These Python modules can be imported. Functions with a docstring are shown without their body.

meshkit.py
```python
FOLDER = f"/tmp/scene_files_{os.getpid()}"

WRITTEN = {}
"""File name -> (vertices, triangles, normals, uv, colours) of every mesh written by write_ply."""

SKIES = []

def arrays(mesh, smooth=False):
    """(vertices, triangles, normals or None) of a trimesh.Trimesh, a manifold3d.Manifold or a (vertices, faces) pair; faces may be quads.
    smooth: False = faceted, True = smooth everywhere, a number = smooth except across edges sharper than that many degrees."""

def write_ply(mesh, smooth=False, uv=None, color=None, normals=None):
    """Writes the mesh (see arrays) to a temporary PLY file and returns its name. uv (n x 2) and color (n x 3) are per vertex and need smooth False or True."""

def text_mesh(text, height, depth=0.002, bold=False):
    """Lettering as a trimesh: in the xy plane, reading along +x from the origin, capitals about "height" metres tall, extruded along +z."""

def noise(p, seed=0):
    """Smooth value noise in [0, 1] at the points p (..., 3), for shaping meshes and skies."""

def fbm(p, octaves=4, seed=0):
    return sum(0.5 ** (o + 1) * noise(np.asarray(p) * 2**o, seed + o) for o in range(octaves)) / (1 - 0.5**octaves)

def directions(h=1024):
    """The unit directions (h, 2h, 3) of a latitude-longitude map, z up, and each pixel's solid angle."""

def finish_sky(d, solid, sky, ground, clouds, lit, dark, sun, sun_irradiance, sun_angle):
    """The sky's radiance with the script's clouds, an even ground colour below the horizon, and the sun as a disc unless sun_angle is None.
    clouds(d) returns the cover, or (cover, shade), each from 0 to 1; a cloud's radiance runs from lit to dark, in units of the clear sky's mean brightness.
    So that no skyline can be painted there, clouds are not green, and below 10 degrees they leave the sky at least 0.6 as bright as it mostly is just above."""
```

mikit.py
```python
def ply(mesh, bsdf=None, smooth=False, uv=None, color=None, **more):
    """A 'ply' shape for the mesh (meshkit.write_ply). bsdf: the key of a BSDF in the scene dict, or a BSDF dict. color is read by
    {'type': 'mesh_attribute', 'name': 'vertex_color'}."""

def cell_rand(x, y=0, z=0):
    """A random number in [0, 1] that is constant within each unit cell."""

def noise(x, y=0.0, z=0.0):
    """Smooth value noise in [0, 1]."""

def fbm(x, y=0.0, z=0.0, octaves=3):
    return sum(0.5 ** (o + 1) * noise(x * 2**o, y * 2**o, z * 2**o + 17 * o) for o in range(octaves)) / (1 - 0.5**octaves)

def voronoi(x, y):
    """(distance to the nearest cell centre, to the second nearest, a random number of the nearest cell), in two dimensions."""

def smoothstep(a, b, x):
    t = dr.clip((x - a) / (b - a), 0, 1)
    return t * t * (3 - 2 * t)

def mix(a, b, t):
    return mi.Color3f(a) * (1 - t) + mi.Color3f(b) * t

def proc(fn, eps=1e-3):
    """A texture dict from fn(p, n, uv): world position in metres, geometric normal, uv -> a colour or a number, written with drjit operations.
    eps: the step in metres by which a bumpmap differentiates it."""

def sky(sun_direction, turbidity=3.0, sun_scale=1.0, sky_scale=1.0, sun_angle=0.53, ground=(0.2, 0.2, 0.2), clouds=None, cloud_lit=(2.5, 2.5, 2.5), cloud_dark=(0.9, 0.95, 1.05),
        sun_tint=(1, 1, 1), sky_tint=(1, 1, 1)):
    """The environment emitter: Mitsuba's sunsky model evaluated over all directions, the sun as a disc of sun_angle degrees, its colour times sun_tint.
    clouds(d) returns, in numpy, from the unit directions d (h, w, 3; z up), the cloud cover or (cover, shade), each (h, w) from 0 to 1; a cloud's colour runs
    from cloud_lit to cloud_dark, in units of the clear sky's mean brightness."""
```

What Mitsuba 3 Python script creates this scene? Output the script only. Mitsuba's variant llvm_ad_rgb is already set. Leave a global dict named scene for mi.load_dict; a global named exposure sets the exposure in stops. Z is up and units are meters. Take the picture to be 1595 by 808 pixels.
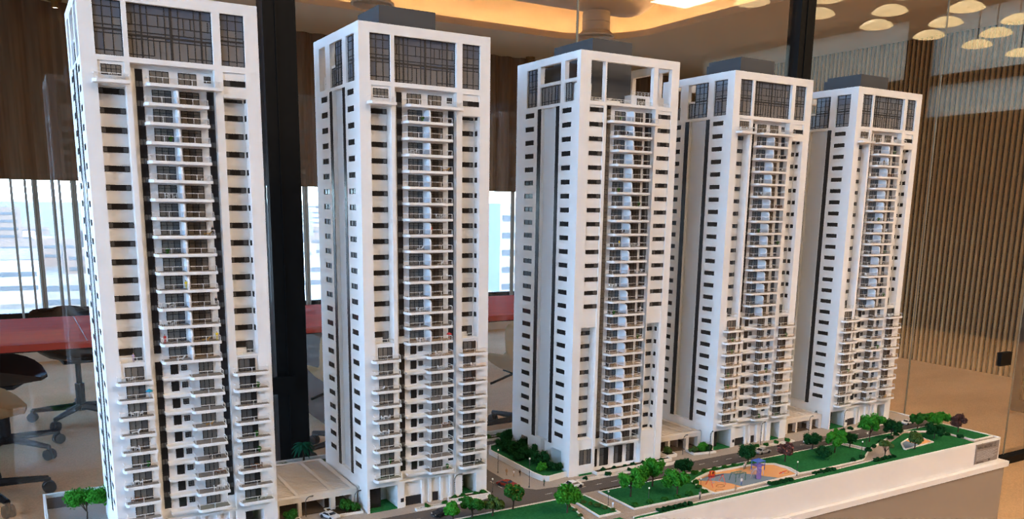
import math, random
import numpy as np, trimesh, mitsuba as mi, mikit, manifold3d as m3
from shapely.geometry import Polygon, LineString, box as sbox
from mikit import proc, noise, fbm, smoothstep, mix
T = mi.ScalarTransform4f
random.seed(7); rng = np.random.default_rng(7)
scene, labels = {}, {}

# ---------------------------------------------------------------- camera, sky, exposure
exposure = 0.36
YAW, PITCH, ROLL, FPX, CY = 0.5401, 0.19443, 0.014734, 1295.1, 576.74
CAM = np.array([-0.014, -1.498, 0.751])
_f = np.array([math.sin(YAW) * math.cos(PITCH), math.cos(YAW) * math.cos(PITCH), -math.sin(PITCH)])
_r = np.array([math.cos(YAW), -math.sin(YAW), 0.0])
_u = np.cross(_r, _f)
_up = -math.sin(ROLL) * _r + math.cos(ROLL) * _u
scene['camera'] = {'type': 'perspective', 'fov': math.degrees(2 * math.atan(797.5 / FPX)), 'fov_axis': 'x', 'near_clip': 0.05, 'far_clip': 30000.0,
                   'principal_point_offset_x': 0.0, 'principal_point_offset_y': -(CY - 404) / 808,
                   'to_world': T().look_at(origin=CAM.tolist(), target=(CAM + _f).tolist(), up=_up.tolist())}
SKY = 35.0
scene['sky'] = mikit.sky((0.25, -0.62, 0.75), turbidity=4.0, sun_scale=SKY * 0.12, sky_scale=SKY, ground=(0.35, 0.36, 0.38), sky_tint=(0.79, 1.0, 1.09))
LAMP = (1.6, 1.2, 0.58)
ADDED_PANEL_LIGHT = (14.6, 11.2, 8.1)
COVE = (27.0, 16.8, 8.8)

# ---------------------------------------------------------------- materials
def rgb(c): return {'type': 'rgb', 'value': list(map(float, c))}
def mat(key, c, rough=None, spec=0.5, metal=0.0, two=True):
    tex = c if isinstance(c, dict) else rgb(c)
    b = {'type': 'diffuse', 'reflectance': tex} if rough is None else {'type': 'principled', 'base_color': tex, 'roughness': rough, 'specular': spec, 'metallic': metal}
    scene['m_' + key] = {'type': 'twosided', 'bsdf': b} if two else b
    return 'm_' + key
def grain(c, s, a): return proc(lambda p, n, uv: mi.Color3f(*c) * (1 - a + 2 * a * fbm(p.x * s, p.y * s, p.z * s)))
WHITE = mat('white', (0.84, 0.82, 0.79), 0.45, 0.35)
FIN = mat('fin', (0.86, 0.90, 0.94), 0.45, 0.35)
PANEL = mat('panel', (0.62, 0.64, 0.65), 0.5, 0.3)
FRAME = mat('frame', (0.022, 0.02, 0.02), 0.4)
PANE = [mat('pane_dark', (0.02, 0.019, 0.018), 0.12), mat('pane_curtain', (0.185, 0.16, 0.13), 0.3), mat('pane_grey', (0.10, 0.095, 0.09), 0.2)]
CROWN = [mat('crown_a', (0.115, 0.122, 0.145), 0.12, 0.7), mat('crown_b', (0.15, 0.145, 0.148), 0.15, 0.7), mat('crown_c', (0.19, 0.172, 0.158), 0.2, 0.6)]
STRIP = mat('strip', (0.018, 0.018, 0.02), 0.2)
STRIPP = mat('strip_panel', (0.10, 0.10, 0.10), 0.3)
CORE = mat('core', (0.050, 0.052, 0.056), 0.6)
RAIL = mat('rail', (0.72, 0.71, 0.69), 0.4)
DECK = mat('deck', (0.30, 0.27, 0.24))
scene['m_glass'] = {'type': 'thindielectric', 'int_ior': 1.5}
GLASS = 'm_glass'

# ---------------------------------------------------------------- mesh helpers
BF = np.array([[0, 2, 1], [0, 3, 2], [4, 5, 6], [4, 6, 7], [0, 1, 5], [0, 5, 4], [2, 3, 7], [2, 7, 6], [1, 2, 6], [1, 6, 5], [3, 0, 4], [3, 4, 7]])
def bx(x0, x1, y0, y1, z0, z1):
    return np.array([[x0, y0, z0], [x1, y0, z0], [x1, y1, z0], [x0, y1, z0], [x0, y0, z1], [x1, y0, z1], [x1, y1, z1], [x0, y1, z1]], float), BF
def cat(parts):
    v, f, n = [], [], 0
    for a, b in parts:
        v.append(np.asarray(a, float)); f.append(np.asarray(b, int) + n); n += len(a)
    return np.vstack(v), np.vstack(f)
def tm(m):
    if hasattr(m, 'to_mesh'):
        q = m.to_mesh(); return np.array(q.vert_properties[:, :3]), np.array(q.tri_verts)
    return np.array(m.vertices), np.array(m.faces)
def mbox(x0, x1, y0, y1, z0, z1): return m3.Manifold.cube([x1 - x0, y1 - y0, z1 - z0]).translate([x0, y0, z0])
def tube(pts, rad, sides=8, caps=True):
    p = np.asarray(pts, float); t = np.gradient(p, axis=0); t /= np.linalg.norm(t, axis=1, keepdims=True) + 1e-12
    ref = np.array([0, 0, 1.0]) if abs(t[0, 2]) < 0.9 else np.array([1.0, 0, 0])
    a = np.cross(t, ref); a /= np.linalg.norm(a, axis=1, keepdims=True) + 1e-12
    b = np.cross(t, a); th = np.arange(sides) * 2 * np.pi / sides
    rr = np.broadcast_to(rad, (len(p),))
    v = p[:, None] + rr[:, None, None] * (np.cos(th)[None, :, None] * a[:, None] + np.sin(th)[None, :, None] * b[:, None])
    v = v.reshape(-1, 3); f = []
    for i in range(len(p) - 1):
        for j in range(sides):
            k = (j + 1) % sides
            f += [[i * sides + j, (i + 1) * sides + j, (i + 1) * sides + k], [i * sides + j, (i + 1) * sides + k, i * sides + k]]
    if caps:
        n = len(v); v = np.vstack([v, p[0], p[-1]]); e = (len(p) - 1) * sides
        for j in range(sides):
            k = (j + 1) % sides
            f += [[n, j, k], [n + 1, e + k, e + j]]
    return v, np.array(f)
def lathe(prof, seg=20, c=(0, 0, 0)):
    m = trimesh.creation.revolve(np.asarray(prof, float), sections=seg); return np.array(m.vertices) + np.array(c), np.array(m.faces)
def prism(poly, z0, z1):
    ms = []
    for g in getattr(poly, 'geoms', [poly]):
        if g.is_empty or g.area < 1e-9: continue
        m = trimesh.creation.extrude_polygon(g, z1 - z0, engine='earcut'); ms.append((np.array(m.vertices) + [0, 0, z0], np.array(m.faces)))
    return cat(ms)
def xf(mesh, loc=(0, 0, 0), rz=0.0, s=1.0):
    v, f = mesh; c, q = math.cos(rz), math.sin(rz); v = np.asarray(v) * s
    return np.stack([c * v[:, 0] - q * v[:, 1], q * v[:, 0] + c * v[:, 1], v[:, 2]], 1) + np.asarray(loc), f
def ico(r, sub=1, c=(0, 0, 0)):
    m = trimesh.creation.icosphere(subdivisions=sub, radius=r); return np.array(m.vertices) + np.array(c), np.array(m.faces)

used = {}
def numbered(name):
    k = used.get(name, 0); used[name] = k + 1
    return name if k == 0 else f'{name}_{k:03d}'
CACHE = {}
def shared(key, make, m, smooth=False):
    kk = (key, m)
    if kk not in CACHE: CACHE[kk] = mikit.ply(make(), m, smooth=smooth)
    return CACHE[kk]
def put(name, d, parent=None, loc=None, rz=0.0, s=1.0):
    key = numbered((parent + '__' if parent else '') + name)
    if loc is not None or rz or s != 1.0:
        t = T().translate([float(q) for q in (loc if loc is not None else (0, 0, 0))])
        if rz: t = t @ T().rotate([0, 0, 1], math.degrees(rz))
        if s != 1.0: t = t @ T().scale([s, s, s])
        d = {**d, 'to_world': t}
    scene[key] = d
    return key
def obj(name, mesh, m, parent=None, smooth=False, **k): return put(name, mikit.ply(mesh, m, smooth=smooth, **k), parent)
def thing(name): return numbered(name)
def tag(key, label, cat_, group=None, kind=None):
    labels[key] = {'label': label, 'category': cat_}
    if group: labels[key]['group'] = group
    if kind: labels[key]['kind'] = kind
    return key
def struct(name, mesh, m, label=None, parent=None, smooth=False):
    k = obj(name, mesh, m, parent, smooth)
    if parent is None: labels[k] = {'kind': 'structure', **({'label': label} if label else {})}
    return k
ORD = ['', 'first', 'second', 'third', 'fourth', 'fifth', 'sixth', 'seventh', 'eighth', 'ninth', 'tenth', 'eleventh', 'twelfth', 'thirteenth', 'fourteenth', 'fifteenth', 'sixteenth',
       'seventeenth', 'eighteenth', 'nineteenth', 'twentieth', 'twenty-first', 'twenty-second', 'twenty-third', 'twenty-fourth', 'twenty-fifth', 'twenty-sixth']

# ================================================================ THE ROOM
ZF, ZC = -0.75, 2.45          # office floor, soffit
YP, YW, XS = 1.16, 7.4, 7.9   # glass partition, window wall, slatted wall
CARPET = mat('carpet', proc(lambda p, n, uv: mix((0.60, 0.38, 0.20), (0.80, 0.54, 0.31), fbm(p.x * 1.1, p.y * 3.0, 0.0, 4)) * (0.9 + 0.2 * noise(p.x * 160, p.y * 160))))
PLASTER = mat('plaster', (0.60, 0.52, 0.42)); PALE = mat('pale_wall', (0.66, 0.64, 0.6)); COVEW = mat('cove_wall', (0.82, 0.70, 0.50))
BLACK = mat('black_metal', (0.004, 0.004, 0.004), 0.5, 0.15)
SOFFIT = mat('soffit', (0.72, 0.58, 0.38))
struct('floor', bx(-4.4, 10.4, -7.4, YW + 0.3, ZF - 0.1, ZF), CARPET, 'beige carpeted office floor')
# meeting room: back wall with a long window, soffit with a curved recess
struct('wall_back', cat([bx(-4.4, 8.2, YW, YW + 0.15, ZF, -0.34), bx(-4.4, 8.2, YW, YW + 0.15, 1.5, ZC), bx(-4.4, -4.0, YW, YW + 0.15, -0.34, 1.5), bx(7.7, 8.2, YW, YW + 0.15, -0.34, 1.5)]), PLASTER, 'far wall under and over the long window')
struct('window_1', cat([bx(-4.0, 7.7, YW + 0.05, YW + 0.1, -0.34, -0.29), bx(-4.0, 7.7, YW + 0.05, YW + 0.1, 1.45, 1.5)] + [bx(x, x + 0.05, YW + 0.05, YW + 0.1, -0.29, 1.45) for x in (-4.0, -1.2, 1.6, 4.6, 7.65)]), BLACK, 'long window with a view over the city')
struct('pane', bx(-3.96, 7.66, YW + 0.07, YW + 0.074, -0.29, 1.45), GLASS, parent='window_1')
# soffit plate with rounded opening
hole = sbox(-6, 1.7, 5.64, 6.02).buffer(-0.75).buffer(0.75, 16)
plate = sbox(-4.4, YP, XS + 0.2, YW + 0.1).difference(hole)
struct('ceiling', prism(plate, ZC, ZC + 0.06), SOFFIT, 'lowered brown ceiling with a rounded recess')
ring = hole.buffer(0.34, 16)
struct('upstand', prism(ring.buffer(0.03).difference(ring).intersection(sbox(-4.4, 1.2, 8, 7.4)), ZC + 0.06, 3.4), COVEW, parent='ceiling')
struct('recess_top', prism(ring.buffer(0.03).intersection(sbox(-4.4, 1.2, 8, 7.4)), 3.4, 3.46), COVEW, parent='ceiling')
led = hole.buffer(0.11, 16).difference(hole.buffer(0.09, 16)).intersection(sbox(-4.0, 1.75, 8, 7))
lm = mikit.ply(prism(led, ZC + 0.062, ZC + 0.075), WHITE); lm['emitter'] = {'type': 'area', 'radiance': rgb(COVE)}
tag(put('cove_light_strip', lm), 'warm light strip hidden on the lip of the ceiling recess', 'light strip')
# side walls, front part of the office
struct('wall_right', bx(XS + 0.03, XS + 0.2, YP, YW, ZF, ZC), mat('slat_backing', (0.03, 0.02, 0.012)), 'right wall clad in vertical timber slats')
SLAT = [mat('slat_%d' % i, proc(lambda p, n, uv, c=c: mi.Color3f(*c) * (0.75 + 0.5 * fbm(p.y * 90.0, p.z * 3.0, p.x * 90.0))), 0.5, 0.3) for i, c in enumerate([(0.52, 0.33, 0.14), (0.46, 0.28, 0.12)])]
sl = [mikit.ply(bx(0.006, 0.0305, 0, 0.022, 0, ZC - ZF - 0.005), s) for s in SLAT]
for i in range(int((YW - YP - 0.02) / 0.052)):
    put('slat', sl[i % 2], 'wall_right', (XS, YP + 0.02 + i * 0.052, ZF))
struct('wall_left', cat([bx(-4.4, -4.25, YP, YW, ZF, 3.46), bx(-2.65, -2.5, -7.4, YP, ZF, -0.62), bx(-2.65, -2.5, -7.4, YP, 3.2, 3.5), bx(-2.65, -2.5, 1.05, YP, -0.62, 3.2), bx(-2.65, -2.5, -7.4, -3.1, -0.62, 3.2)]), PALE, 'left wall with large windows')
struct('window_2', cat([bx(-2.6, -2.55, -3.1, 1.05, -0.62, -0.57), bx(-2.6, -2.55, -3.1, 1.05, 3.15, 3.2)] + [bx(-2.6, -2.55, y, y + 0.05, -0.57, 3.15) for y in (-3.1, -1.05, 1.0)]), BLACK, 'large window of the left wall')
struct('wall_front', bx(-4.4, 10.4, -7.4, -7.25, ZF, 3.5), mat('walnut_wall', (0.09, 0.06, 0.04)), 'dark timber wall behind the camera')
rug = obj('rug', prism(sbox(-1.7, -6.2, 3.4, -0.9).buffer(0.05), ZF + 0.0005, ZF + 0.012), mat('rug', (0.035, 0.033, 0.035))); tag(rug, 'dark charcoal rug put in unseen to darken the glass reflections', 'rug')  # invented and unseen; keeps the floor mirrored in the partition dark
struct('wall_side', cat([bx(10.25, 10.4, -7.4, YP, ZF, 1.95), bx(10.25, 10.4, -7.4, YP, 3.2, 3.5), bx(10.25, 10.4, -3.36, -3.02, 1.95, 3.2), bx(10.25, 10.4, -7.4, -7.2, 1.95, 3.2), bx(10.25, 10.4, 1.0, YP, 1.95, 3.2), bx(10.25, 10.4, -7.2, 1.0, 2.34, 2.46), bx(XS + 0.2, 10.4, YP, YP + 0.15, ZF, 3.5)]), mat('dark_wall', (0.13, 0.10, 0.07)), 'dark far right wall of the showroom with blinded high windows')
scene['m_blind'] = {'type': 'principledthin', 'base_color': rgb((0.30, 0.245, 0.165)), 'roughness': 0.8, 'diff_trans': 1.0, 'spec_trans': 0.0}
for y0, y1 in ((-7.2, -3.36), (-3.02, 1.0)):
    for z0, z1 in ((1.95, 2.34), (2.46, 3.2)): struct('roller_blind', (np.array([[10.3, y0, z0], [10.3, y1, z0], [10.3, y1, z1], [10.3, y0, z1]]), np.array([[0, 1, 2], [0, 2, 3]])), 'm_blind', parent='wall_side')
struct('ceiling_front', cat([bx(-4.4, 10.4, -7.4, YP, 3.3, 3.45), bx(-4.4, 8.1, YP - 0.06, YP + 0.06, ZC, 3.4)]), mat('ceiling_front', (0.40, 0.34, 0.27)), 'ceiling over the showroom')
# glass partition
struct('partition', cat([bx(-4.25, XS, YP - 0.03, YP + 0.03, ZF, ZF + 0.045), bx(-4.25, XS, YP - 0.03, YP + 0.03, ZC - 0.06, ZC)]), BLACK, 'glass partition between showroom and meeting room')
for a, b in ((0.69, 0.79), (3.01, 3.10), (-2.9, -2.82), (5.9, 5.98)):
    struct('mullion', cat([bx(a, b, YP - 0.005, YP + 0.065, ZF + 0.04, ZC - 0.06), bx(a + 0.035, a + 0.04, YP - 0.009, YP - 0.004, ZF + 0.04, ZC - 0.06)]), BLACK, parent='partition')
jn = [-4.25, -2.86, 0.69, 1.853, 3.01, 4.092, 5.138, 5.9, XS]
gp = {'m': None}
for a, b in zip(jn[:-1], jn[1:]):
    struct('glass_pane', bx(a + 0.002, b - 0.002, YP + 0.02, YP + 0.024, ZF + 0.045, ZC - 0.06), GLASS, parent='partition')
JOINT = mat('joint', (0.28, 0.23, 0.15), 0.4)
for x in (1.853, 4.092, 5.138):
    struct('joint', bx(x - 0.0025, x + 0.0025, YP + 0.018, YP + 0.027, ZF + 0.045, ZC - 0.06), JOINT, parent='partition')
k = struct('door_pull', cat([bx(0.655, 0.74, YP - 0.045, YP - 0.03, 0.15, 0.205), bx(0.70, 0.73, YP - 0.03, YP, 0.16, 0.195)]), BLACK, parent='partition')
# dark framed glass door standing open at the far right
d1 = struct('door_1', cat([bx(6.44, 6.50, YP + 0.08, 1.86, ZF + 0.03, ZF + 0.12), bx(6.44, 6.50, 1.80, 1.86, ZF + 0.12, 1.55), bx(6.44, 6.50, YP + 0.08, 1.14 + 0.16, ZF + 0.12, 1.55), bx(6.44, 6.50, YP + 0.08, 1.86, 1.55, 1.62)]), mat('door_frame', (0.03, 0.02, 0.014), 0.4), 'dark framed glass door at the right edge')
struct('pane', bx(6.465, 6.47, 1.30, 1.80, ZF + 0.12, 1.55), GLASS, parent='door_1')
struct('lock_plate', bx(4.955, 5.065, YP + 0.008, YP + 0.04, -0.135, -0.055), BLACK, parent='partition')

# curtain: pleated brown drape in front of the window wall; only thin gathered folds hang in front of the pane
def pleats(x0, x1, z0, z1, y, amp, pitch, seed):
    r = np.random.default_rng(seed); n = max(8, int((x1 - x0) / pitch * 8)); x = np.linspace(x0, x1, n)
    ph = np.cumsum(r.uniform(0.6, 1.4, n)) * 2 * np.pi / 8
    yy = y + amp * np.sin(ph) * r.uniform(0.7, 1.1)
    top = np.stack([x, yy, np.full(n, z1)], 1); bot = np.stack([x, yy, np.full(n, z0)], 1)
    v = np.vstack([bot, top, bot + [0, 0.004, 0], top + [0, 0.004, 0]]); f = []
    for i in range(n - 1):
        f += [[i, i + 1, n + i + 1], [i, n + i + 1, n + i], [2 * n + i, 3 * n + i + 1, 2 * n + i + 1], [2 * n + i, 3 * n + i, 3 * n + i + 1], [i, 2 * n + i, 2 * n + i + 1], [i, 2 * n + i + 1, i + 1]]
    return v, np.array(f)
CURT = mat('curtain', proc(lambda p, n, uv: mi.Color3f(0.17, 0.115, 0.07) * (0.8 + 0.4 * noise(p.x * 60.0, 0.0, p.z * 2.0))))
FOLD = 'm_fold'; scene[FOLD] = {'type': 'principledthin', 'base_color': rgb((0.46, 0.40, 0.33)), 'roughness': 0.8, 'diff_trans': 0.9, 'spec_trans': 0.0}
ct = thing('curtain'); tag(ct, 'brown pleated curtain hanging over the upper part of the long window', 'curtain')
obj('upper_drape', pleats(-4.0, 7.7, 0.925, ZC, YW - 0.16, 0.035, 0.2, 3), CURT, ct)
folds = [(-0.20, .035), (0.02, .02), (0.13, .018), (0.19, .045), (0.34, .03), (0.40, .02), (0.50, .05), (0.86, .015), (0.98, .075), (1.1, .02), (2.02, .03), (2.38, .03), (2.66, .05), (2.85, .04), (2.93, .10), (3.05, .10), (3.3, .03), (-0.55, .05), (-0.9, .04),
         (4.62, .03), (5.2, .045), (5.28, .02), (5.55, .05), (5.66, .16), (5.9, .14), (4.1, .04), (4.4, .03)]
fr_ = random.Random(9)
for i in range(26): folds.append((-3.9 + 0.1 * i + fr_.uniform(0, .06), fr_.choice((.02, .03, .05, .08)))) if i % 3 else None
for x in (1.2, 1.42, 1.66, 1.8, 3.5, 3.62, 3.85, 6.2, 6.35, 6.6, 6.9, 7.05, 7.3, 7.5): folds.append((x, fr_.choice((.02, .03, .05, .09))))
for x, w in folds:
    obj('sheer_fold', pleats(x, x + w, -0.45, 0.95, YW - 0.12, 0.012, max(w / 2, 0.02), int(x * 100) + 999), FOLD, ct)

# ducts and diffusers in the recess
DUCT = mat('duct', (0.62, 0.52, 0.38), 0.5, 0.4)
du = thing('air_duct'); tag(du, 'round beige air duct running through the lit ceiling recess', 'duct')
th = np.linspace(0, np.pi / 2, 9)
obj('pipe', tube([[-3.9, 5.36, 2.775]] + [[x, 5.36, 2.775] for x in (0, 2.5, 4.9)] + [[5.3 + 0.3 * math.sin(t), 5.36, 2.775 + 0.3 * (1 - math.cos(t))] for t in th] + [[5.6, 5.36, 3.38]], 0.2, 28), DUCT, du, smooth=40)
def spigot(x, lab):
    t = thing('air_diffuser'); tag(t, lab, 'air diffuser')
    obj('collar', lathe([(0.130, 0.222), (0.130, 0.20), (0.135, 0.197), (0.131, 0.193), (0.131, 0.13), (0.136, 0.126), (0.131, 0.122), (0.131, 0.05), (0.178, 0.012), (0.178, 0.0), (0.16, 0.0), (0.12, 0.05)], 32, (x, 5.36, 2.36)), DUCT, t, smooth=35)
    for r in (0.14, 0.105, 0.07, 0.035):
        obj('ring_blade', lathe([(r, 0.012), (r + 0.006, 0.0), (r - 0.022, 0.03), (r - 0.026, 0.03)], 28, (x, 5.36, 2.357)), DUCT, t, smooth=35)
spigot(4.98, 'beige round air diffuser hanging above the third tower from the left'); spigot(2.71, 'beige round ceiling diffuser seen above the roof of the second tower')
def downlight(x, y, lab):
    t = thing('ceiling_spotlight'); tag(t, lab, 'spotlight')
    obj('housing', lathe([(0.0, 0.0), (0.055, 0.0), (0.055, -0.018), (0.028, -0.02), (0.03, -0.075), (0.022, -0.075), (0.0, -0.06)], 18, (x, y, ZC)), mat('brass', (0.35, 0.22, 0.08), 0.3, 0.5, 0.8) if 'm_brass' not in scene else 'm_brass', t, smooth=35)
    b = mikit.ply(lathe([(0.0, -0.072), (0.02, -0.072), (0.02, -0.068), (0, -0.068)], 14, (x, y, ZC)), WHITE); b['emitter'] = {'type': 'area', 'radiance': rgb((14, 11, 7))}
    put('bulb', b, t)
downlight(5.34, 7.12, 'small brass ceiling spotlight between the second and third towers'); downlight(0.49, 7.1, 'small brass ceiling spotlight left of the leftmost tower')
tk = thing('light_track'); tag(tk, 'added black lighting track, out of view above the conference table', 'light track')  # track and its spotlights are added, unseen, to warm the meeting room
obj('rail', bx(-3.6, 5.4, 2.985, 3.015, ZC, ZC + 0.03), BLACK, tk)
for x in (-3.0, -0.2, 2.6, 5.2): obj('hanger', tube([[x, 3.0, ZC + 0.03], [x, 3.0, 3.4]], 0.006, 6), BLACK, tk)
for i in range(12):
    x = -3.4 + 0.79 * i
    t = thing('track_spotlight'); tag(t, 'added warm spotlight, out of view, lighting the meeting room', 'spotlight', 'added spotlights on the unseen track')
    b = mikit.ply(lathe([(0.0, -0.002), (0.055, -0.002), (0.055, -0.006), (0.0, -0.006)], 14, (x, 3.0, ZC)), WHITE); b['emitter'] = {'type': 'area', 'radiance': rgb((470, 325, 185))}
    put('bulb', b, t); obj('trim', lathe([(0.056, 0.0), (0.075, 0.0), (0.075, -0.01), (0.056, -0.01), (0.056, 0.0)], 16, (x, 3.0, ZC)), WHITE, t)
# pendant lamps of the showroom (seen mirrored in the partition)
lens = lathe([(0.0, 0.0), (0.12, 0.0), (0.15, 0.012), (0.125, 0.04), (0.07, 0.066), (0.0, 0.075)], 16)
pl_ = mikit.ply(lens, WHITE, smooth=40); pl_['emitter'] = {'type': 'area', 'radiance': rgb(LAMP)}
rod = mikit.ply(tube([[0, 0, 0.07], [0, 0, 0.85]], 0.006, 6), BLACK)
for j, y in enumerate((-0.22, -0.66, -1.10, -1.53)):
    for i in range(14):
        x = -1.5 + 0.82 * i + (0.41 if j % 2 else 0) + 0.05
        if x > 9.7: continue
        t = thing('pendant_lamp'); tag(t, 'glowing lens shaped pendant lamp of the showroom ceiling, mirrored in the glass', 'lamp', 'pendant lamps over the showroom')
        put('shade', pl_, t, (x, y, ZC)); put('rod', rod, t, (x, y, ZC))

pn = mikit.ply(bx(-0.3, 0.3, -0.3, 0.3, -0.012, -0.008), WHITE); pn['emitter'] = {'type': 'area', 'radiance': rgb(ADDED_PANEL_LIGHT)}  # panel lights added out of view to brighten the tower fronts
pf = mikit.ply(cat([bx(-0.33, 0.33, -0.33, -0.3, -0.02, 0), bx(-0.33, 0.33, 0.3, 0.33, -0.02, 0), bx(-0.33, -0.3, -0.3, 0.3, -0.02, 0), bx(0.3, 0.33, -0.3, 0.3, -0.02, 0)]), WHITE)
for i in range(6):
    for y in (-2.3, -3.4, -4.5):
        t = thing('ceiling_light'); tag(t, 'added square ceiling light, unseen behind the camera, lighting the tower fronts', 'ceiling light', 'added unseen lights for the tower fronts')
        put('diffuser', pn, t, (1.4 + 1.2 * i, y, 3.3)); put('frame', pf, t, (1.4 + 1.2 * i, y, 3.3))

# ================================================================ PLINTH AND MODEL BASE
PLINTH = mat('plinth', (0.30, 0.235, 0.175), 0.5, 0.3); BASEW = mat('base_white', (0.80, 0.75, 0.69), 0.5, 0.3)
pl = obj('display_plinth', cat([bx(-0.06, 2.872, -0.006, 0.93, ZF, -0.104), ]), PLINTH); tag(pl, 'large cream display plinth carrying the whole architectural model', 'plinth')
obj('top_board', bx(-0.065, 2.885, -0.014, 0.94, -0.104, -0.086), BASEW, pl)
# emblem: brown wedge inlay on the front
tri = Polygon([(2.065, -0.172), (2.135, -0.166), (2.118, -0.205), (2.085, -0.24), (2.078, -0.215)])
v, f = prism(tri, 0, 0.003); v = np.stack([v[:, 0], -0.0065 - v[:, 2], v[:, 1]], 1)
obj('emblem', (v, f[:, ::-1]), mat('emblem', (0.10, 0.065, 0.02), 0.4), pl)

BASE = (2.837, 0.855)
base = obj('model_base', cat([bx(0.0, BASE[0], 0.0, BASE[1], -0.085, -0.005)]), BASEW); tag(base, 'white base board of the architectural model with lawns, roads and paths', 'model base')
RIM = mat('rim', (0.82, 0.80, 0.74), 0.5, 0.3)
obj('rim', cat([bx(0, BASE[0], 0, 0.005, -0.006, 0.002), bx(0, 0.006, 0.005, 0.849, -0.006, 0.011), bx(0, BASE[0], 0.849, 0.855, -0.006, 0.011), bx(BASE[0] - 0.006, BASE[0], 0.005, 0.849, -0.006, 0.003)]), RIM, base)
PAVE = mat('pavement', proc(lambda p, n, uv: mi.Color3f(0.41, 0.355, 0.305) * (0.9 + 0.2 * noise(p.x * 900, p.y * 900))))
ASPH = mat('asphalt', proc(lambda p, n, uv: mi.Color3f(0.135, 0.118, 0.108) * (0.85 + 0.3 * noise(p.x * 1200, p.y * 1200))))
GRASS = mat('grass', proc(lambda p, n, uv: mix((0.014, 0.105, 0.032), (0.035, 0.19, 0.065), fbm(p.x * 260, p.y * 260, 0, 3))))
CURB = mat('curb', (0.80, 0.76, 0.69)); PATH = mat('path', proc(lambda p, n, uv: mi.Color3f(0.40, 0.33, 0.275) * (0.85 + 0.3 * noise(p.x * 500, p.y * 500))))
SOIL_AND_STRIP = mat('soil', (0.06, 0.045, 0.03)); ORANGE = mat('orange_rubber', (0.80, 0.42, 0.19)); BLUE = mat('blue_rubber', (0.22, 0.29, 0.36)); MARK = mat('road_mark', (0.7, 0.68, 0.64))
obj('pavement', bx(0.006, BASE[0] - 0.006, 0.005, 0.849, -0.006, 0.0), PAVE, base)
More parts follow.
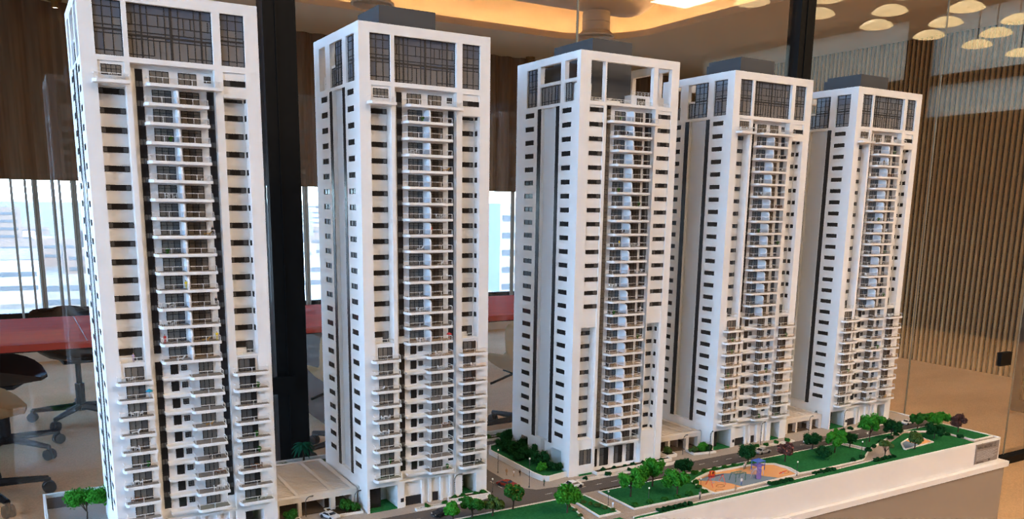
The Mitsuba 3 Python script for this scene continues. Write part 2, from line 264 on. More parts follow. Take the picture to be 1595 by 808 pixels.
road = Polygon([(0.006, 0.225), (2.831, 0.225), (2.831, 0.298), (1.215, 0.298), (1.15, 0.305), (1.122, 0.335), (1.116, 0.40), (1.118, 0.56), (1.135, 0.66), (1.2, 0.745), (2.831, 0.76), (2.831, 0.835), (0.008, 0.845), (0.008, 0.76), (0.95, 0.76), (1.02, 0.70), (1.035, 0.6), (1.03, 0.36), (1.02, 0.32), (0.985, 0.305), (0.006, 0.31)])
obj('road', prism(road, -0.001, 0.0012), ASPH, base)
for x in np.arange(0.6, 2.8, 0.055):
    if not 1.0 < x < 1.15: obj('lane_mark', bx(x, x + 0.022, 0.261, 0.2625, 0.001, 0.0018), MARK, base)
for y in np.arange(0.36, 0.62, 0.045): obj('lane_mark', bx(1.073, 1.0745, y, y + 0.02, 0.001, 0.0018), MARK, base)
def lawn(pts, h=0.003, curb=True, w=0.0045):
    p = Polygon(pts).buffer(0)
    obj('lawn', prism(p.buffer(-w if curb else 0), -0.002, h), GRASS, base)
    if curb: obj('curb', prism(p.difference(p.buffer(-w)), -0.002, h + 0.0012), CURB, base)
lawn([(0.25, 0.055), (1.132, 0.055), (1.16, 0.14), (1.158, 0.212), (0.25, 0.215)])
lawn([(1.176, 0.058), (1.243, 0.058), (1.238, 0.205), (1.185, 0.207)])
lawn([(1.286, 0.058), (1.552, 0.052), (1.558, 0.12), (1.60, 0.165), (1.664, 0.186), (1.664, 0.21), (1.286, 0.21)])
lawn([(1.664, 0.186), (1.795, 0.184), (1.86, 0.18), (1.905, 0.155), (1.912, 0.105), (1.895, 0.055), (2.0, 0.05), (2.18, 0.052), (2.28, 0.105), (2.262, 0.214), (1.664, 0.214)])
lawn([(2.285, 0.214), (2.302, 0.118), (2.40, 0.15), (2.56, 0.205), (2.55, 0.216)])
lawn([(2.30, 0.03), (2.694, 0.03), (2.70, 0.135), (2.58, 0.19), (2.44, 0.14), (2.38, 0.105), (2.33, 0.065)], curb=False)
lawn([(2.716, 0.02), (2.826, 0.02), (2.826, 0.212), (2.60, 0.214), (2.60, 0.205), (2.712, 0.15)])
lawn([(1.25, 0.006), (2.69, 0.006), (2.69, 0.03), (2.25, 0.034), (1.9, 0.024), (1.62, 0.017), (1.25, 0.012)], curb=False)
lawn([(0.3, 0.006), (1.22, 0.006), (1.22, 0.03), (0.3, 0.035)], curb=False)
obj('curb', prism(LineString([(1.25, 0.0145), (1.62, 0.0195), (1.9, 0.0265), (2.25, 0.0365)]).buffer(0.0018), -0.001, 0.0045), CURB, base)
obj('path', prism(Polygon([(1.245, 0.055), (1.284, 0.055), (1.284, 0.212), (1.243, 0.212)]), -0.001, 0.001), PATH, base)
obj('path', prism(Polygon([(1.136, 0.055), (1.174, 0.055), (1.182, 0.21), (1.163, 0.21), (1.163, 0.14)]), -0.001, 0.001), PATH, base)
obj('path', prism(LineString([(0.3, 0.045), (1.3, 0.035), (1.6, 0.0345), (1.95, 0.0375), (2.2, 0.042), (2.32, 0.092), (2.42, 0.125), (2.60, 0.19)]).buffer(0.0135), -0.001, 0.0012), PATH, base)
for x0, x1 in ((1.30, 1.56), (1.68, 2.25), (2.30, 2.68)): obj('planter_soil', bx(x0, x1, 0.2165, 0.2235, 0.0, 0.0022), SOIL_AND_STRIP, base)  # plain dark strip along the back edge of the lawns
# playground surfaces
pg = Polygon([(1.562, 0.112), (1.568, 0.147), (1.605, 0.163), (1.667, 0.179), (1.79, 0.178), (1.855, 0.172), (1.895, 0.15), (1.90, 0.108), (1.884, 0.054), (1.60, 0.048), (1.556, 0.05)])
blue = Polygon([(1.585, 0.153), (1.66, 0.168), (1.70, 0.164), (1.755, 0.135), (1.79, 0.085), (1.815, 0.053), (1.68, 0.049), (1.662, 0.052), (1.655, 0.085), (1.635, 0.12), (1.60, 0.142)])
obj('play_surface_edge', prism(pg.buffer(0.005).difference(pg.buffer(-0.001)), -0.001, 0.0045), CURB, base)
obj('orange_play_surface', prism(pg.difference(blue), -0.001, 0.0026), ORANGE, base)
obj('blue_play_surface', prism(blue.intersection(pg), -0.001, 0.0024), BLUE, base)
for x, y in ((1.612, 0.085), (1.562 + 0.02, 0.058), (1.868, 0.085)):
    a = np.linspace(0, 2 * np.pi, 25)
    obj('ring_mark', tube(np.stack([x + 0.013 * np.cos(a), y + 0.009 * np.sin(a), np.full(25, 0.0026)], 1), 0.0011, 5, False), mat('ring_mark', (0.5, 0.2, 0.08)) if 'm_ring_mark' not in scene else 'm_ring_mark', base)
pd = Polygon([(2.40, 0.062), (2.56, 0.072), (2.575, 0.12), (2.55, 0.14), (2.455, 0.11)])
obj('orange_play_surface', prism(pd.intersection(sbox(2.49, 0, 2.7, 1)), -0.001, 0.0045), ORANGE, base)
obj('blue_play_surface', prism(pd.intersection(sbox(2.2, 0, 2.49, 1)), -0.001, 0.0043), BLUE, base)
obj('play_surface_edge', prism(pd.buffer(0.005).difference(pd), -0.001, 0.006), CURB, base)
# garden between second and third tower
gd = Polygon([(1.197, 0.40), (1.203, 0.362), (1.22, 0.348), (1.33, 0.368), (1.33, 0.70), (1.275, 0.715), (1.225, 0.70), (1.198, 0.655)])
obj('lawn', prism(gd.buffer(-0.006), -0.001, 0.012), GRASS, base)
obj('garden_wall', prism(gd.difference(gd.buffer(-0.006)), -0.001, 0.015), CURB, base)
# kerbed planting strips in front of the towers
def planter(pts, h=0.005):
    p = Polygon(pts); obj('planter_soil', prism(p.buffer(-0.003), -0.001, h - 0.001), SOIL_AND_STRIP, base); obj('planter_edge', prism(p.difference(p.buffer(-0.003)), -0.001, h + 0.001), CURB, base)
planter([(0.80, 0.312), (1.0, 0.307), (1.004, 0.318), (0.80, 0.325)]); planter([(0.90, 0.334), (1.02, 0.327), (1.02, 0.352), (0.905, 0.352)], 0.007)
planter([(1.285, 0.300), (1.66, 0.300), (1.66, 0.311), (1.285, 0.311)]); planter([(1.37, 0.328), (1.655, 0.333), (1.655, 0.352), (1.37, 0.352)], 0.008)
planter([(1.965, 0.300), (2.16, 0.300), (2.16, 0.311), (1.965, 0.311)]); planter([(1.755, 0.345), (1.835, 0.33), (1.836, 0.39), (1.762, 0.39)], 0.006); planter([(1.66, 0.36), (1.70, 0.36), (1.70, 0.40), (1.66, 0.40)], 0.009)
planter([(2.38, 0.300), (2.70, 0.302), (2.70, 0.312), (2.38, 0.312)]); planter([(0.60, 0.372), (0.68, 0.365), (0.684, 0.43), (0.60, 0.43)], 0.005); planter([(0.47, 0.372), (0.53, 0.372), (0.53, 0.40), (0.47, 0.40)], 0.005)
planter([(0.46, 0.79), (1.4, 0.775), (1.4, 0.80), (0.46, 0.82)], 0.008)

# ================================================================ TOWERS
W, D, H = 0.336, 0.316, 1.15
PF = 0.0372
def Fk(k): return 0.980 - PF * k
def face(kind, u0, u1, d0, d1, z0, z1):
    """box given along a face: u along it, d inward from it"""
    return bx(u0, u1, d0, d1, z0, z1) if kind == 'front' else bx(d0, d1, u0, u1, z0, z1)
def win_frame(kind, w, h, n, t=0.0011, split=None):
    """black frame with n lights, local: u 0..w, z 0..h, d -0.0016..0.0004 (inward positive)"""
    b = [face(kind, 0, w, -0.0016, 0.0008, 0, t), face(kind, 0, w, -0.0016, 0.0008, h - t, h)]
    for i in range(n + 1):
        u = i * (w - t) / n
        b.append(face(kind, u, u + t, -0.0016, 0.0008, t, h - t))
    if split: b.append(face(kind, t, w - t, -0.0014, 0.0008, h * split, h * split + t * 0.8))
    return cat(b)
def window(tw, kind, org, u, d, z, w, h, n, tones, name='window', split=None, panes=True):
    """one window: frame plus a pane for every light. (u, z) lower corner, d depth of the wall it sits on."""
    t = 0.0011
    at = (org[0] + u, org[1] + d, org[2] + z) if kind == 'front' else (org[0] + d, org[1] + u, org[2] + z)
    k = put(name, shared(('wf', kind, round(w, 5), round(h, 5), n, split), lambda: win_frame(kind, w, h, n, t, split), FRAME), tw, at)
    pw = (w - t) / n
    for i in range(n):
        o = (i * pw + t, 0) if kind == 'front' else (0, i * pw + t)
        put('pane', shared(('wp', kind, round(pw, 5), round(h, 5)), lambda: face(kind, 0, pw - t, -0.0006, 0.0004, t, h - t), tones[i % len(tones)]), k, (at[0] + o[0], at[1] + o[1], at[2]))
    return k
DK, CU, GY = PANE

def railing(x0, x1, e0, e1, z):
    """rail round the open sides of a balcony: back-left, front, back-right; posts"""
    h, r = 0.0118, 0.00055
    b = [bx(x0, x1, e0, e0 + 2 * r, z + h - 2 * r, z + h), bx(x0, x0 + 2 * r, e0, e1, z + h - 2 * r, z + h), bx(x1 - 2 * r, x1, e0, e1, z + h - 2 * r, z + h)]
    n = max(2, int(round((x1 - x0) / 0.03)))
    for i in range(n + 1):
        x = x0 + (x1 - x0 - 2 * r) * i / n; b.append(bx(x, x + 2 * r, e0, e0 + 2 * r, z, z + h - 2 * r))
    return cat(b)
def balcony(tw, org, x0, x1, e, wall, z, fin=None, rail=True, th=0.006, x0r=None):
    """slab from the wall (depth wall) to e beyond the front plane"""
    at = (org[0], org[1], org[2] + z)
    ch = 0.006
    k = put('balcony', shared(('bs', x0, x1, e, wall, th), lambda: cat([prism(Polygon([(x0, wall), (x0, -e + ch), (x0 + ch, -e), (x1, -e), (x1, wall)]), -th, 0)]), WHITE), tw, at)
    put('deck', shared(('bd', x0, x1, e, wall), lambda: bx(x0 + 0.002, x1 - 0.002, -e + 0.0025, wall, 0.0, 0.0004), DECK), k, at)
    if rail:
        xr = x0r if x0r is not None else x0
        put('railing', shared(('br', xr, x1, e, wall), lambda: railing(xr + 0.0015, x1 - 0.0015, -e + 0.0012, wall, 0.0), RAIL), k, at)
        put('railing_glass', shared(('bg', xr, x1, e, wall), lambda: bx(xr + 0.003, x1 - 0.003, -e + 0.0016, -e + 0.0019, 0.0012, 0.0102), GLASS), k, at)
    if fin is not None:
        def mk():
            o = -e + 0.0022; pts = [(wall, 0), (o, 0), (o, 0.018)]
            c = 0.009
            for a in np.linspace(0, np.pi / 2, 7): pts.append((o + c - c * math.cos(a), 0.0185 + c * math.sin(a)))
            pts.append((wall, 0.0275))
            v, f = prism(Polygon(pts), 0, 0.004)
            return np.stack([v[:, 2] + fin, v[:, 0], v[:, 1]], 1), f
        put('privacy_wall', shared(('fin', fin, e, wall), mk, FIN), k, at)
    return k

def crown_glazing(tw, kind, org, u0, u1, d, z0, z1, seed, cols, rows, name='crown_glazing'):
    """dark mullion grid with panes; cols, rows: positions 0..1 of the bars (heavy bars doubled)"""
    w, h, t = u1 - u0, z1 - z0, 0.0015
    bars = [face(kind, 0, w, -0.001, 0.001, 0, t), face(kind, 0, w, -0.001, 0.001, h - t, h), face(kind, 0, t, -0.001, 0.001, 0, h), face(kind, w - t, w, -0.001, 0.001, 0, h)]
    for c, z_0, z_1, q in cols: bars.append(face(kind, c * w - q * t / 2, c * w + q * t / 2, -0.001, 0.001, z_0 * h, z_1 * h))
    for r, a, b, q in rows: bars.append(face(kind, a * w, b * w, -0.001, 0.001, r * h - q * t / 2, r * h + q * t / 2))
    at = (org[0] + u0, org[1] + d, org[2] + z0) if kind == 'front' else (org[0] + d, org[1] + u0, org[2] + z0)
    k = put(name, shared(('cg', kind, round(w, 4), round(h, 4), seed), lambda: cat(bars), FRAME), tw, at)
    # panes between full-length bars
    us = sorted([0.0, 1.0] + [c for c, a, b, q in cols if b - a > 0.45]); zs = sorted([0.0, 1.0] + [r for r, a, b, q in rows if b - a > 0.6])
    r_ = random.Random(seed)
    for i in range(len(us) - 1):
        for j in range(len(zs) - 1):
            if (us[i + 1] - us[i]) * w < 0.0025 or (zs[j + 1] - zs[j]) * h < 0.002: continue
            q = (round((us[i + 1] - us[i]) * w, 5), round((zs[j + 1] - zs[j]) * h, 5))
            tone = CROWN[0] if zs[j] > 0.62 else CROWN[1 + (zs[j] < 0.3)] if r_.random() < 0.8 else CROWN[r_.randrange(3)]
            o = (us[i] * w, 0, zs[j] * h) if kind == 'front' else (0, us[i] * w, zs[j] * h)
            put('pane', shared(('cp', kind, q), lambda: face(kind, 0, q[0], 0.0002, 0.0008, 0, q[1]), tone), k, (at[0] + o[0], at[1] + o[1], at[2] + o[2]))
    return k
def glz_small(seed):
    cols = [(1 / 3, 0, 1, 1), (2 / 3, 0, 1, 1)]
    rows = [(0.10, 0, 1, 1), (0.41, 0, 1, 1), (0.485, 0, 1, 2.2), (0.56, 0, 1, 1), (0.70, 0, 1, 0.7), (0.88, 0, 1, 1)]
    return cols, rows
def glz_big():
    c = lambda x, a, b, q=1.0: (x, a, b, q)
    cols = [c(0.055, 0, 0.42), c(0.10, 0, 1), c(0.165, 0, 1, 2), c(0.235, 0, 1), c(0.30, 0.07, 0.42), c(0.37, 0, 0.36), c(0.44, 0, 1), c(0.51, 0, 1, 3), c(0.60, 0, 1), c(0.66, 0.5, 0.82), c(0.70, 0, 0.36), c(0.745, 0.62, 0.82), c(0.79, 0, 1), c(0.87, 0, 1, 2.4), c(0.92, 0, 0.42), c(0.955, 0.6, 0.8), c(0.06, 0.62, 0.84), c(0.36, 0.6, 0.84)]
    rows = [c(0.36, 0, 1), c(0.425, 0, 1, 2.4), c(0.49, 0, 1), c(0.62, 0, 1), c(0.83, 0, 1), c(0.07, 0, 0.3), c(0.08, 0.7, 1)]
    return cols, rows

def tower_body(kind):
    b = mbox(0, W, 0, D, 0, H)
    cut = [mbox(0.013, W - 0.013, 0.013, D - 0.013, 1.0265, H + 1)]
    z0, z1 = 1.0265, 1.1280
    for a, c in ((0.0265, 0.0765), (0.0858, 0.2445), (0.26, 0.308)):
        a, c = (a + 0.008, c + 0.0035) if kind == 'open' and a < 0.05 else (a, c)
        cut += [mbox(a, c, -1, 0.02, z0, z1), mbox(a, c, D - 0.02, D + 1, z0, z1)]
    for a, c in (((0.028, 0.082), (0.107, 0.1945), (0.228, 0.276)) if kind != 'open' else ((0.0158, 0.071), (0.0905, 0.1905), (0.206, 0.261))):
        if kind == 'open' and a < 0.2:
            cut += [mbox(-1, 0.02, a, c, z0, 1.0752), mbox(-1, 0.02, a, c, 1.0838, 1.1305)]
        else: cut.append(mbox(-1, 0.02, a, c, z0, z1))
        cut.append(mbox(W - 0.02, W + 1, a, c, z0, z1))
    zt = 1.0165
    # bays of the front
    if kind == 'open':
        cut += [mbox(0.0325, 0.0785, -1, 0.0025, 0.03, zt), mbox(0.266, 0.3125, -1, 0.0025, 0.005, zt)]
        cut += [mbox(0.0265, 0.0765, -1, 0.028, 0.105, 0.4255), mbox(0.26, 0.308, -1, 0.028, 0.105, 0.4255)]
        cut += [mbox(0.088, 0.256, -1, 0.016, 0.002, 1.0195)]
    else:
        cut += [mbox(0.0265, 0.0765, -1, 0.028, Fk(15), 0.9715), mbox(0.26, 0.308, -1, 0.028, Fk(15), 0.9640), mbox(0.0285, 0.0755, -1, 0.003, Fk(16) + 0.0005, zt), mbox(0.2615, 0.3068, -1, 0.003, Fk(16), Fk(15) - 0.004), mbox(0.2615, 0.3068, -1, 0.003, 0.9835, 1.014)]
        cut += [mbox(0.0858, 0.2445, -1, 0.016, 0.07, 1.0165), mbox(0.099, 0.243, -1, 0.012, 0.0, 0.0655)]
        cut += [mbox(0.0065, 0.080, -1, 0.075, -1, 0.0625), mbox(0.263, 0.304, -1, 0.09, -1, 0.0600)]
    for q in range(25):
        for a, c, h in ((0.0365, 0.0795, 0.0128), (0.2205, 0.2665, 0.0135)): cut.append(mbox(-1, 0.0032, a, c, Fk(q) + 0.0178, Fk(q) + 0.0178 + h))
    # recess of the side faces
    for x0, x1 in ((-1, 0.009), (W - 0.009, W + 1)): cut.append(mbox(x0, x1, 0.112, 0.180, 0.078, 1.0185))
    if kind == 'open':
        for a, c, q in ((0.037, 0.093, 0.0665), (0.223, 0.261, 0.0635), (0.129, 0.150, 0.081)): cut.append(mbox(-1, 0.035, a, c, 0.004, q))
    else:
        for a, c, q in ((0.052, 0.062, 0.056),): cut.append(mbox(-1, 0.02, a, c, 0.0, q))
    return tm(b - m3.Manifold.batch_boolean(cut, m3.OpType.Add))
BODY = {}

def tower(org, kind, label, seed):
    r_ = random.Random(seed)
    tw = thing('tower_model'); tag(tw, label, 'tower model')
    if kind not in BODY: BODY[kind] = mikit.ply(tower_body(kind), WHITE)
    put('body', BODY[kind], tw, org)
    Bx = lambda name, m, *b: put(name, shared((name,) + b, lambda: bx(*b), m), tw, org)
    # ---- crown
    if kind != 'open':
        put('roof_core', shared('core', lambda: cat([bx(0.07, 0.213, 0.05, 0.185, 1.0265, 1.20), bx(0.085, 0.20, 0.185, 0.21, 1.0265, 1.193)]), CORE), tw, org)
        c, r = glz_small(1)
        crown_glazing(tw, 'front', org, 0.0265, 0.0765, 0.006, 1.0265, 1.128, 1, c, r)
        crown_glazing(tw, 'front', org, 0.26, 0.308, 0.006, 1.0265, 1.128, 2, c, r)
        c2, r2 = glz_big(); crown_glazing(tw, 'front', org, 0.0858, 0.2445, 0.010, 1.0265, 1.128, 3, c2, r2)
        crown_glazing(tw, 'left', org, 0.028, 0.082, 0.006, 1.0265, 1.128, 4, [(0.45, 0, 1, 2), (0.75, 0, 0.4, 1)], r)
        crown_glazing(tw, 'left', org, 0.107, 0.168, 0.006, 1.0265, 1.128, 5, [(0.15, 0, 1, 2.5), (0.4, 0, 1, 1), (0.7, 0, 1, 1)], r)
        crown_glazing(tw, 'left', org, 0.168, 0.1945, 0.006, 1.0265, 1.072, 6, [(0.5, 0, 1, 1)], [(0.15, 0, 1, 1)])
        Bx('terrace_wall', WHITE, 0.004, 0.012, 0.168, 0.1945, 1.072, 1.078)
        crown_glazing(tw, 'left', org, 0.228, 0.244, 0.006, 1.0265, 1.065, 7, [(0.5, 0, 1, 1)], [(0.15, 0, 1, 1)])
        Bx('terrace_floor', WHITE, 0.012, 0.07, 0.19, D - 0.014, 1.0265, 1.062)
    else:
        put('roof_core', shared('core_open', lambda: cat([bx(0.09, 0.225, 0.075, 0.262, 1.0265, 1.199), bx(0.06, 0.09, 0.14, 0.262, 1.0265, 1.14)]), CORE), tw, org)
        c, r = glz_small(1)
        crown_glazing(tw, 'left', org, 0.206, 0.261, 0.006, 1.0265, 1.128, 8, [(0.33, 0, 1, 2), (0.66, 0, 1, 1)], r)
        crown_glazing(tw, 'left', org, 0.0905, 0.1905, 0.006, 1.0265, 1.0752, 9, [(0.2, 0, 1, 2), (0.33, 0, 1, 2), (0.5, 0, 1, 1), (0.66, 0, 1, 1), (0.85, 0, 1, 1)], [(0.2, 0, 1, 1)])
        crown_glazing(tw, 'left', org, 0.046, 0.071, 0.006, 1.0265, 1.0752, 10, [(0.5, 0, 1, 1)], [(0.15, 0, 1, 1)])
        rl = lambda x0, x1, y, z: cat([bx(x0, x1, y, y + 0.0012, z + 0.009, z + 0.0102), bx(x0, x1, y, y + 0.001, z + 0.0045, z + 0.0053)] + [bx(x, x + 0.001, y, y + 0.001, z, z + 0.009) for x in np.arange(x0, x1, 0.012)])
        put('terrace_wall', shared('tw1', lambda: bx(0.205, 0.322, 0.045, 0.30, 1.0265, 1.058), WHITE), tw, org)
        put('terrace_railing', shared('tr1', lambda: rl(0.206, 0.318, 0.047, 1.058), RAIL), tw, org)
        put('terrace_wall', shared('tw2', lambda: bx(0.014, 0.058, 0.03, 0.09, 1.0265, 1.074), WHITE), tw, org)
        put('terrace_wall', shared('tw3', lambda: bx(0.085, 0.155, 0.03, 0.075, 1.0265, 1.036), WHITE), tw, org)
        put('terrace_railing', shared('tr2', lambda: rl(0.03, 0.315, 0.004, 1.0265), RAIL), tw, org)
        window(tw, 'front', org, 0.225, 0.0448, 1.028, 0.028, 0.022, 3, [CU]); window(tw, 'front', org, 0.272, 0.0448, 1.028, 0.022, 0.022, 2, [CU])
        window(tw, 'front', org, 0.036, 0.0298, 1.03, 0.02, 0.012, 2, [GY])
    # ---- dark vertical glazing strips of the front, with lighter spandrels at each floor
    def strip(x0, x1, d, z_0, z_1, light=False):
        k = put('glazing_strip', shared(('st', x0, x1, d, z_0, z_1), lambda: bx(x0, x1, d - 0.0012, d + 0.001, z_0, z_1), STRIP), tw, org)
        for q in range(0, 26):
            z = Fk(q) - 0.006
            if z_0 + 0.002 < z < z_1 - 0.012:
                if light:
                    for i in range(2):
                        for j in range(3):
                            a = x0 + 0.0006 + i * (x1 - x0) / 2; zz = z + 0.0005 + j * PF / 3
                            put('pane', shared(('sp', x0, x1, d, 2), lambda: bx(0, (x1 - x0) / 2 - 0.0012, d - 0.0016, d - 0.001, 0, PF / 3 - 0.0012), CU), k, (org[0] + a, org[1], org[2] + zz))
                else:
                    for i in range(2):
                        put('spandrel', shared(('sp', x0, x1, d, 1), lambda: bx(0, (x1 - x0) / 2 - 0.0012, d - 0.0018, d - 0.001, 0, 0.0105), STRIPP), k, (org[0] + x0 + 0.0006 + i * (x1 - x0) / 2, org[1], org[2] + z))
    if kind == 'open':
        strip(0.1015, 0.1135, 0.016, 0.098, 1.0195, True)
    else:
        strip(0.0955, 0.109, 0.016, Fk(15) + 0.014, 1.0075); strip(0.0955, 0.109, 0.016, 0.092, Fk(15) - 0.004)
        strip(0.2297, 0.2435, 0.016, 0.10, 0.976)
    # ---- side faces: two columns of windows, two dark strips, recessed panel
    for q in range(25):
        z = Fk(q) + 0.0178
        window(tw, 'left', org, 0.0365, 0.0026, z, 0.043, 0.0128, 2, [DK], 'side_window'); window(tw, 'left', org, 0.2205, 0.0026, z, 0.046, 0.0135, 2, [DK], 'side_window')
    for a, c in ((0.0935, 0.1085), (0.1835, 0.2005)):
        put('side_strip', shared(('ss', a), lambda: bx(-0.0012, 0.002, a, c, 0.078, 1.0185), STRIP), tw, org)
    put('recessed_panel', shared('rp', lambda: bx(0.0085, 0.0095, 0.1125, 0.1795, 0.0785, 1.018), PANEL), tw, org)
    rear = [bx(W - 0.0006, W + 0.001, y, y + 0.044, Fk(q) + 0.0178, Fk(q) + 0.031) for q in range(25) for y in (0.0365, 0.2205)] + [bx(x, x + 0.04, D - 0.0006, D + 0.001, Fk(q) + 0.008, Fk(q) + 0.029) for q in range(25) for x in (0.03, 0.10, 0.20, 0.265)]
    k = put('rear_windows', shared('rear', lambda: cat(rear), STRIP), tw, org); labels[k] = {'kind': 'stuff'}
    # ---- front
    if kind != 'open':
        # penthouse floor
        balcony(tw, org, 0.017, 0.082, 0.020, 0.003, Fk(0))
        window(tw, 'front', org, 0.034, 0.003, 0.9905, 0.036, 0.0195, 4, [CU], split=0.55)
        balcony(tw, org, 0.112, 0.255, 0.016, 0.016, Fk(0))
        for x, w in ((0.122, 0.036), (0.176, 0.035)): window(tw, 'front', org, x, 0.016, Fk(0) + 0.002, w, 0.0245, 3, [CU], 'balcony_door')
        window(tw, 'front', org, 0.226, 0.016, 0.9915, 0.0135, 0.0125, 2, [GY], split=0.5)
        Bx('parapet', WHITE, 0.2615, 0.3068, -0.0008, 0.003, 0.9650, 0.9835)
        window(tw, 'front', org, 0.2605, 0.003, 0.9870, 0.0455, 0.0115, 3, [GY, DK, DK])
        for k in range(1, 15):
            z = Fk(k)
            window(tw, 'front', org, 0.0275, 0.028, z + 0.0142, 0.048, 0.0115, 5, [GY, DK, DK, DK, GY])
            window(tw, 'front', org, 0.2615, 0.028, z + 0.0142, 0.042, 0.0115, 4, [GY, DK, DK, GY])
            window(tw, 'left', (org[0] + 0.308, org[1], org[2]), 0.0125, 0.0, z + 0.0142, 0.010, 0.0115, 1, [DK], 'slit_window')
        for k in range(1, 16):
            z = Fk(k)
            balcony(tw, org, 0.107, 0.2275, 0.016, 0.016, z, fin=0.166)
            window(tw, 'front', org, 0.1245, 0.016, z + 0.001, 0.0365, 0.0265, 3, [CU, CU, GY], 'balcony_door', split=0.72)
            window(tw, 'front', org, 0.1775, 0.016, z + 0.001, 0.037, 0.0265, 3, [CU, GY, CU], 'balcony_door', split=0.72)
        # loggias
        z = Fk(15)
        for x, w in ((0.0285, 0.046), (0.2615, 0.043)):
            window(tw, 'front', org, x, 0.028, z + 0.013, w * 0.62, 0.014, 3, [DK]); window(tw, 'front', org, x + w * 0.64, 0.028, z + 0.001, w * 0.33, 0.026, 1, [GY], 'balcony_door')
            put('loggia_railing', shared(('lr', x), lambda: cat([bx(x, x + w, 0.001, 0.002, z + 0.0105, z + 0.0117)] + [bx(x + q * w / 3, x + q * w / 3 + 0.001, 0.001, 0.002, z, z + 0.0105) for q in range(4)]), RAIL), tw, org)
        for k in range(16, 25):
            z = Fk(k)
            balcony(tw, org, 0.0165, 0.0855, 0.020, 0.003, z, th=0.0062); window(tw, 'front', org, 0.0355, 0.003 if k == 16 else 0.0, z + 0.001, 0.036, 0.0275, 3, [CU, CU, GY], 'balcony_door')
            balcony(tw, org, 0.250, 0.3255, 0.020, 0.003, z, th=0.0062); window(tw, 'front', org, 0.264, 0.0, z + 0.001, 0.0355, 0.0275, 3, [GY, GY, DK], 'balcony_door')
            Bx('ledge', WHITE, 0.107, 0.168, -0.004, 0.016, round(z - 0.0055, 5), round(z, 5))
            balcony(tw, org, 0.160, 0.2285, 0.020, 0.016, z, th=0.0062)
            window(tw, 'front', org, 0.1255, 0.016, z + 0.004, 0.0152, 0.0208, 1, [DK]); window(tw, 'front', org, 0.1470, 0.016, z + 0.0105, 0.0115, 0.0120, 2, [GY], split=0.5)
            window(tw, 'front', org, 0.183, 0.016, z + 0.001, 0.0295, 0.028, 3, [CU], 'balcony_door')
        # ground floor
        for x0, x1, z1 in ((0.103, 0.150, 0.0235), (0.182, 0.197, 0.0235)):
            put('entrance_door', shared(('ed', x0), lambda: bx(x0, x1, 0.0095, 0.013, 0.0, z1), STRIP), tw, org)
        put('vent', shared('vent', lambda: bx(0.0885, 0.0965, -0.0012, 0.001, 0.0155, 0.025), STRIP), tw, org)
        for x in (0.100, 0.152, 0.172, 0.205, 0.232): put('pilaster', shared(('pil', x), lambda: bx(x - 0.0035, x + 0.0035, 0.004, 0.0125, 0.0, 0.0655), WHITE), tw, org)
        Bx('grass_patch', GRASS, 0.0075, 0.079, 0.0, 0.072, 0.0005, 0.003); Bx('grass_patch', GRASS, 0.264, 0.303, 0.0, 0.085, 0.0005, 0.003)
        Bx('dark_opening', STRIP, 0.0068, 0.045, 0.026, 0.0295, 0.003, 0.0622); Bx('dark_opening', STRIP, 0.2635, 0.289, 0.046, 0.0495, 0.003, 0.0597)
    else:
        for k in range(0, 25):
            z = Fk(k)
            if k < 15:
                window(tw, 'front', org, 0.035, 0.0025, z + 0.0195, 0.0425, 0.0112, 3, [DK, DK, GY]); window(tw, 'front', org, 0.268, 0.0025, z + 0.0155, 0.043, 0.0112, 4, [GY, DK, DK, GY])
            else:
                window(tw, 'front', org, 0.0375, 0.028, z + 0.0155, 0.038, 0.0115, 3, [DK, GY, DK]); window(tw, 'front', org, 0.276, 0.028, z + 0.0142, 0.026, 0.0112, 2, [DK])
                window(tw, 'left', (org[0] + 0.308, org[1], org[2]), 0.012, 0.0, z + 0.0142, 0.0085, 0.0115, 1, [DK], 'slit_window')
            if k == 0: balcony(tw, org, 0.094, 0.258, 0.016, 0.016, z, fin=0.170)
            else: balcony(tw, org, 0.115 if k < 25 else 0.1, 0.236, 0.016, 0.016, z, fin=0.170)
            window(tw, 'front', org, 0.128, 0.016, z + 0.001, 0.0355, 0.0265, 3, [CU, CU, GY], 'balcony_door', split=0.72)
            window(tw, 'front', org, 0.190, 0.016, z + 0.001, 0.034, 0.0265, 3, [GY], 'balcony_door', split=0.72); window(tw, 'front', org, 0.234, 0.016, z + 0.001, 0.021, 0.0285, 2, [DK, GY], 'balcony_door', split=0.4)
        for x, w in ((0.118, 0.030), (0.170, 0.030), (0.216, 0.027)): window(tw, 'front', org, x, 0.016, 0.013, w, 0.053, 2, [GY, DK], 'shop_window', split=0.6)
        window(tw, 'front', org, 0.036, 0.003, 0.012, 0.04, 0.062, 3, [GY, CU], 'shop_window'); window(tw, 'front', org, 0.0895, 0.016, 0.013, 0.018, 0.053, 2, [DK], 'shop_window')
        put('planter_bed', shared('pbed', lambda: bx(0.034, 0.077, -0.004, 0.002, 0, 0.004), GRASS), tw, org)
    return tw
TW = [(0.130, 0.353, 0.0), (0.6865, 0.354, 0.0), (1.287, 0.350, 0.0), (1.839, 0.354, 0.0), (2.391, 0.352, 0.0)]
TN = ['leftmost', 'second from left', 'middle', 'fourth from left', 'rightmost']
tower(TW[0], 'glazed', 'leftmost and largest looking white tower model, its roof cut by the top of the picture', 11)
tower(TW[1], 'glazed', 'white tower model second from left with dark gridded crown and dark roof box', 12)
tower(TW[2], 'open', 'middle white tower model with an open roof terrace behind its crown frame', 13)
tower(TW[3], 'glazed', 'white tower model fourth from left, directly behind the playground', 14)
tower(TW[4], 'glazed', 'rightmost white tower model, nearest the slatted timber wall', 15)

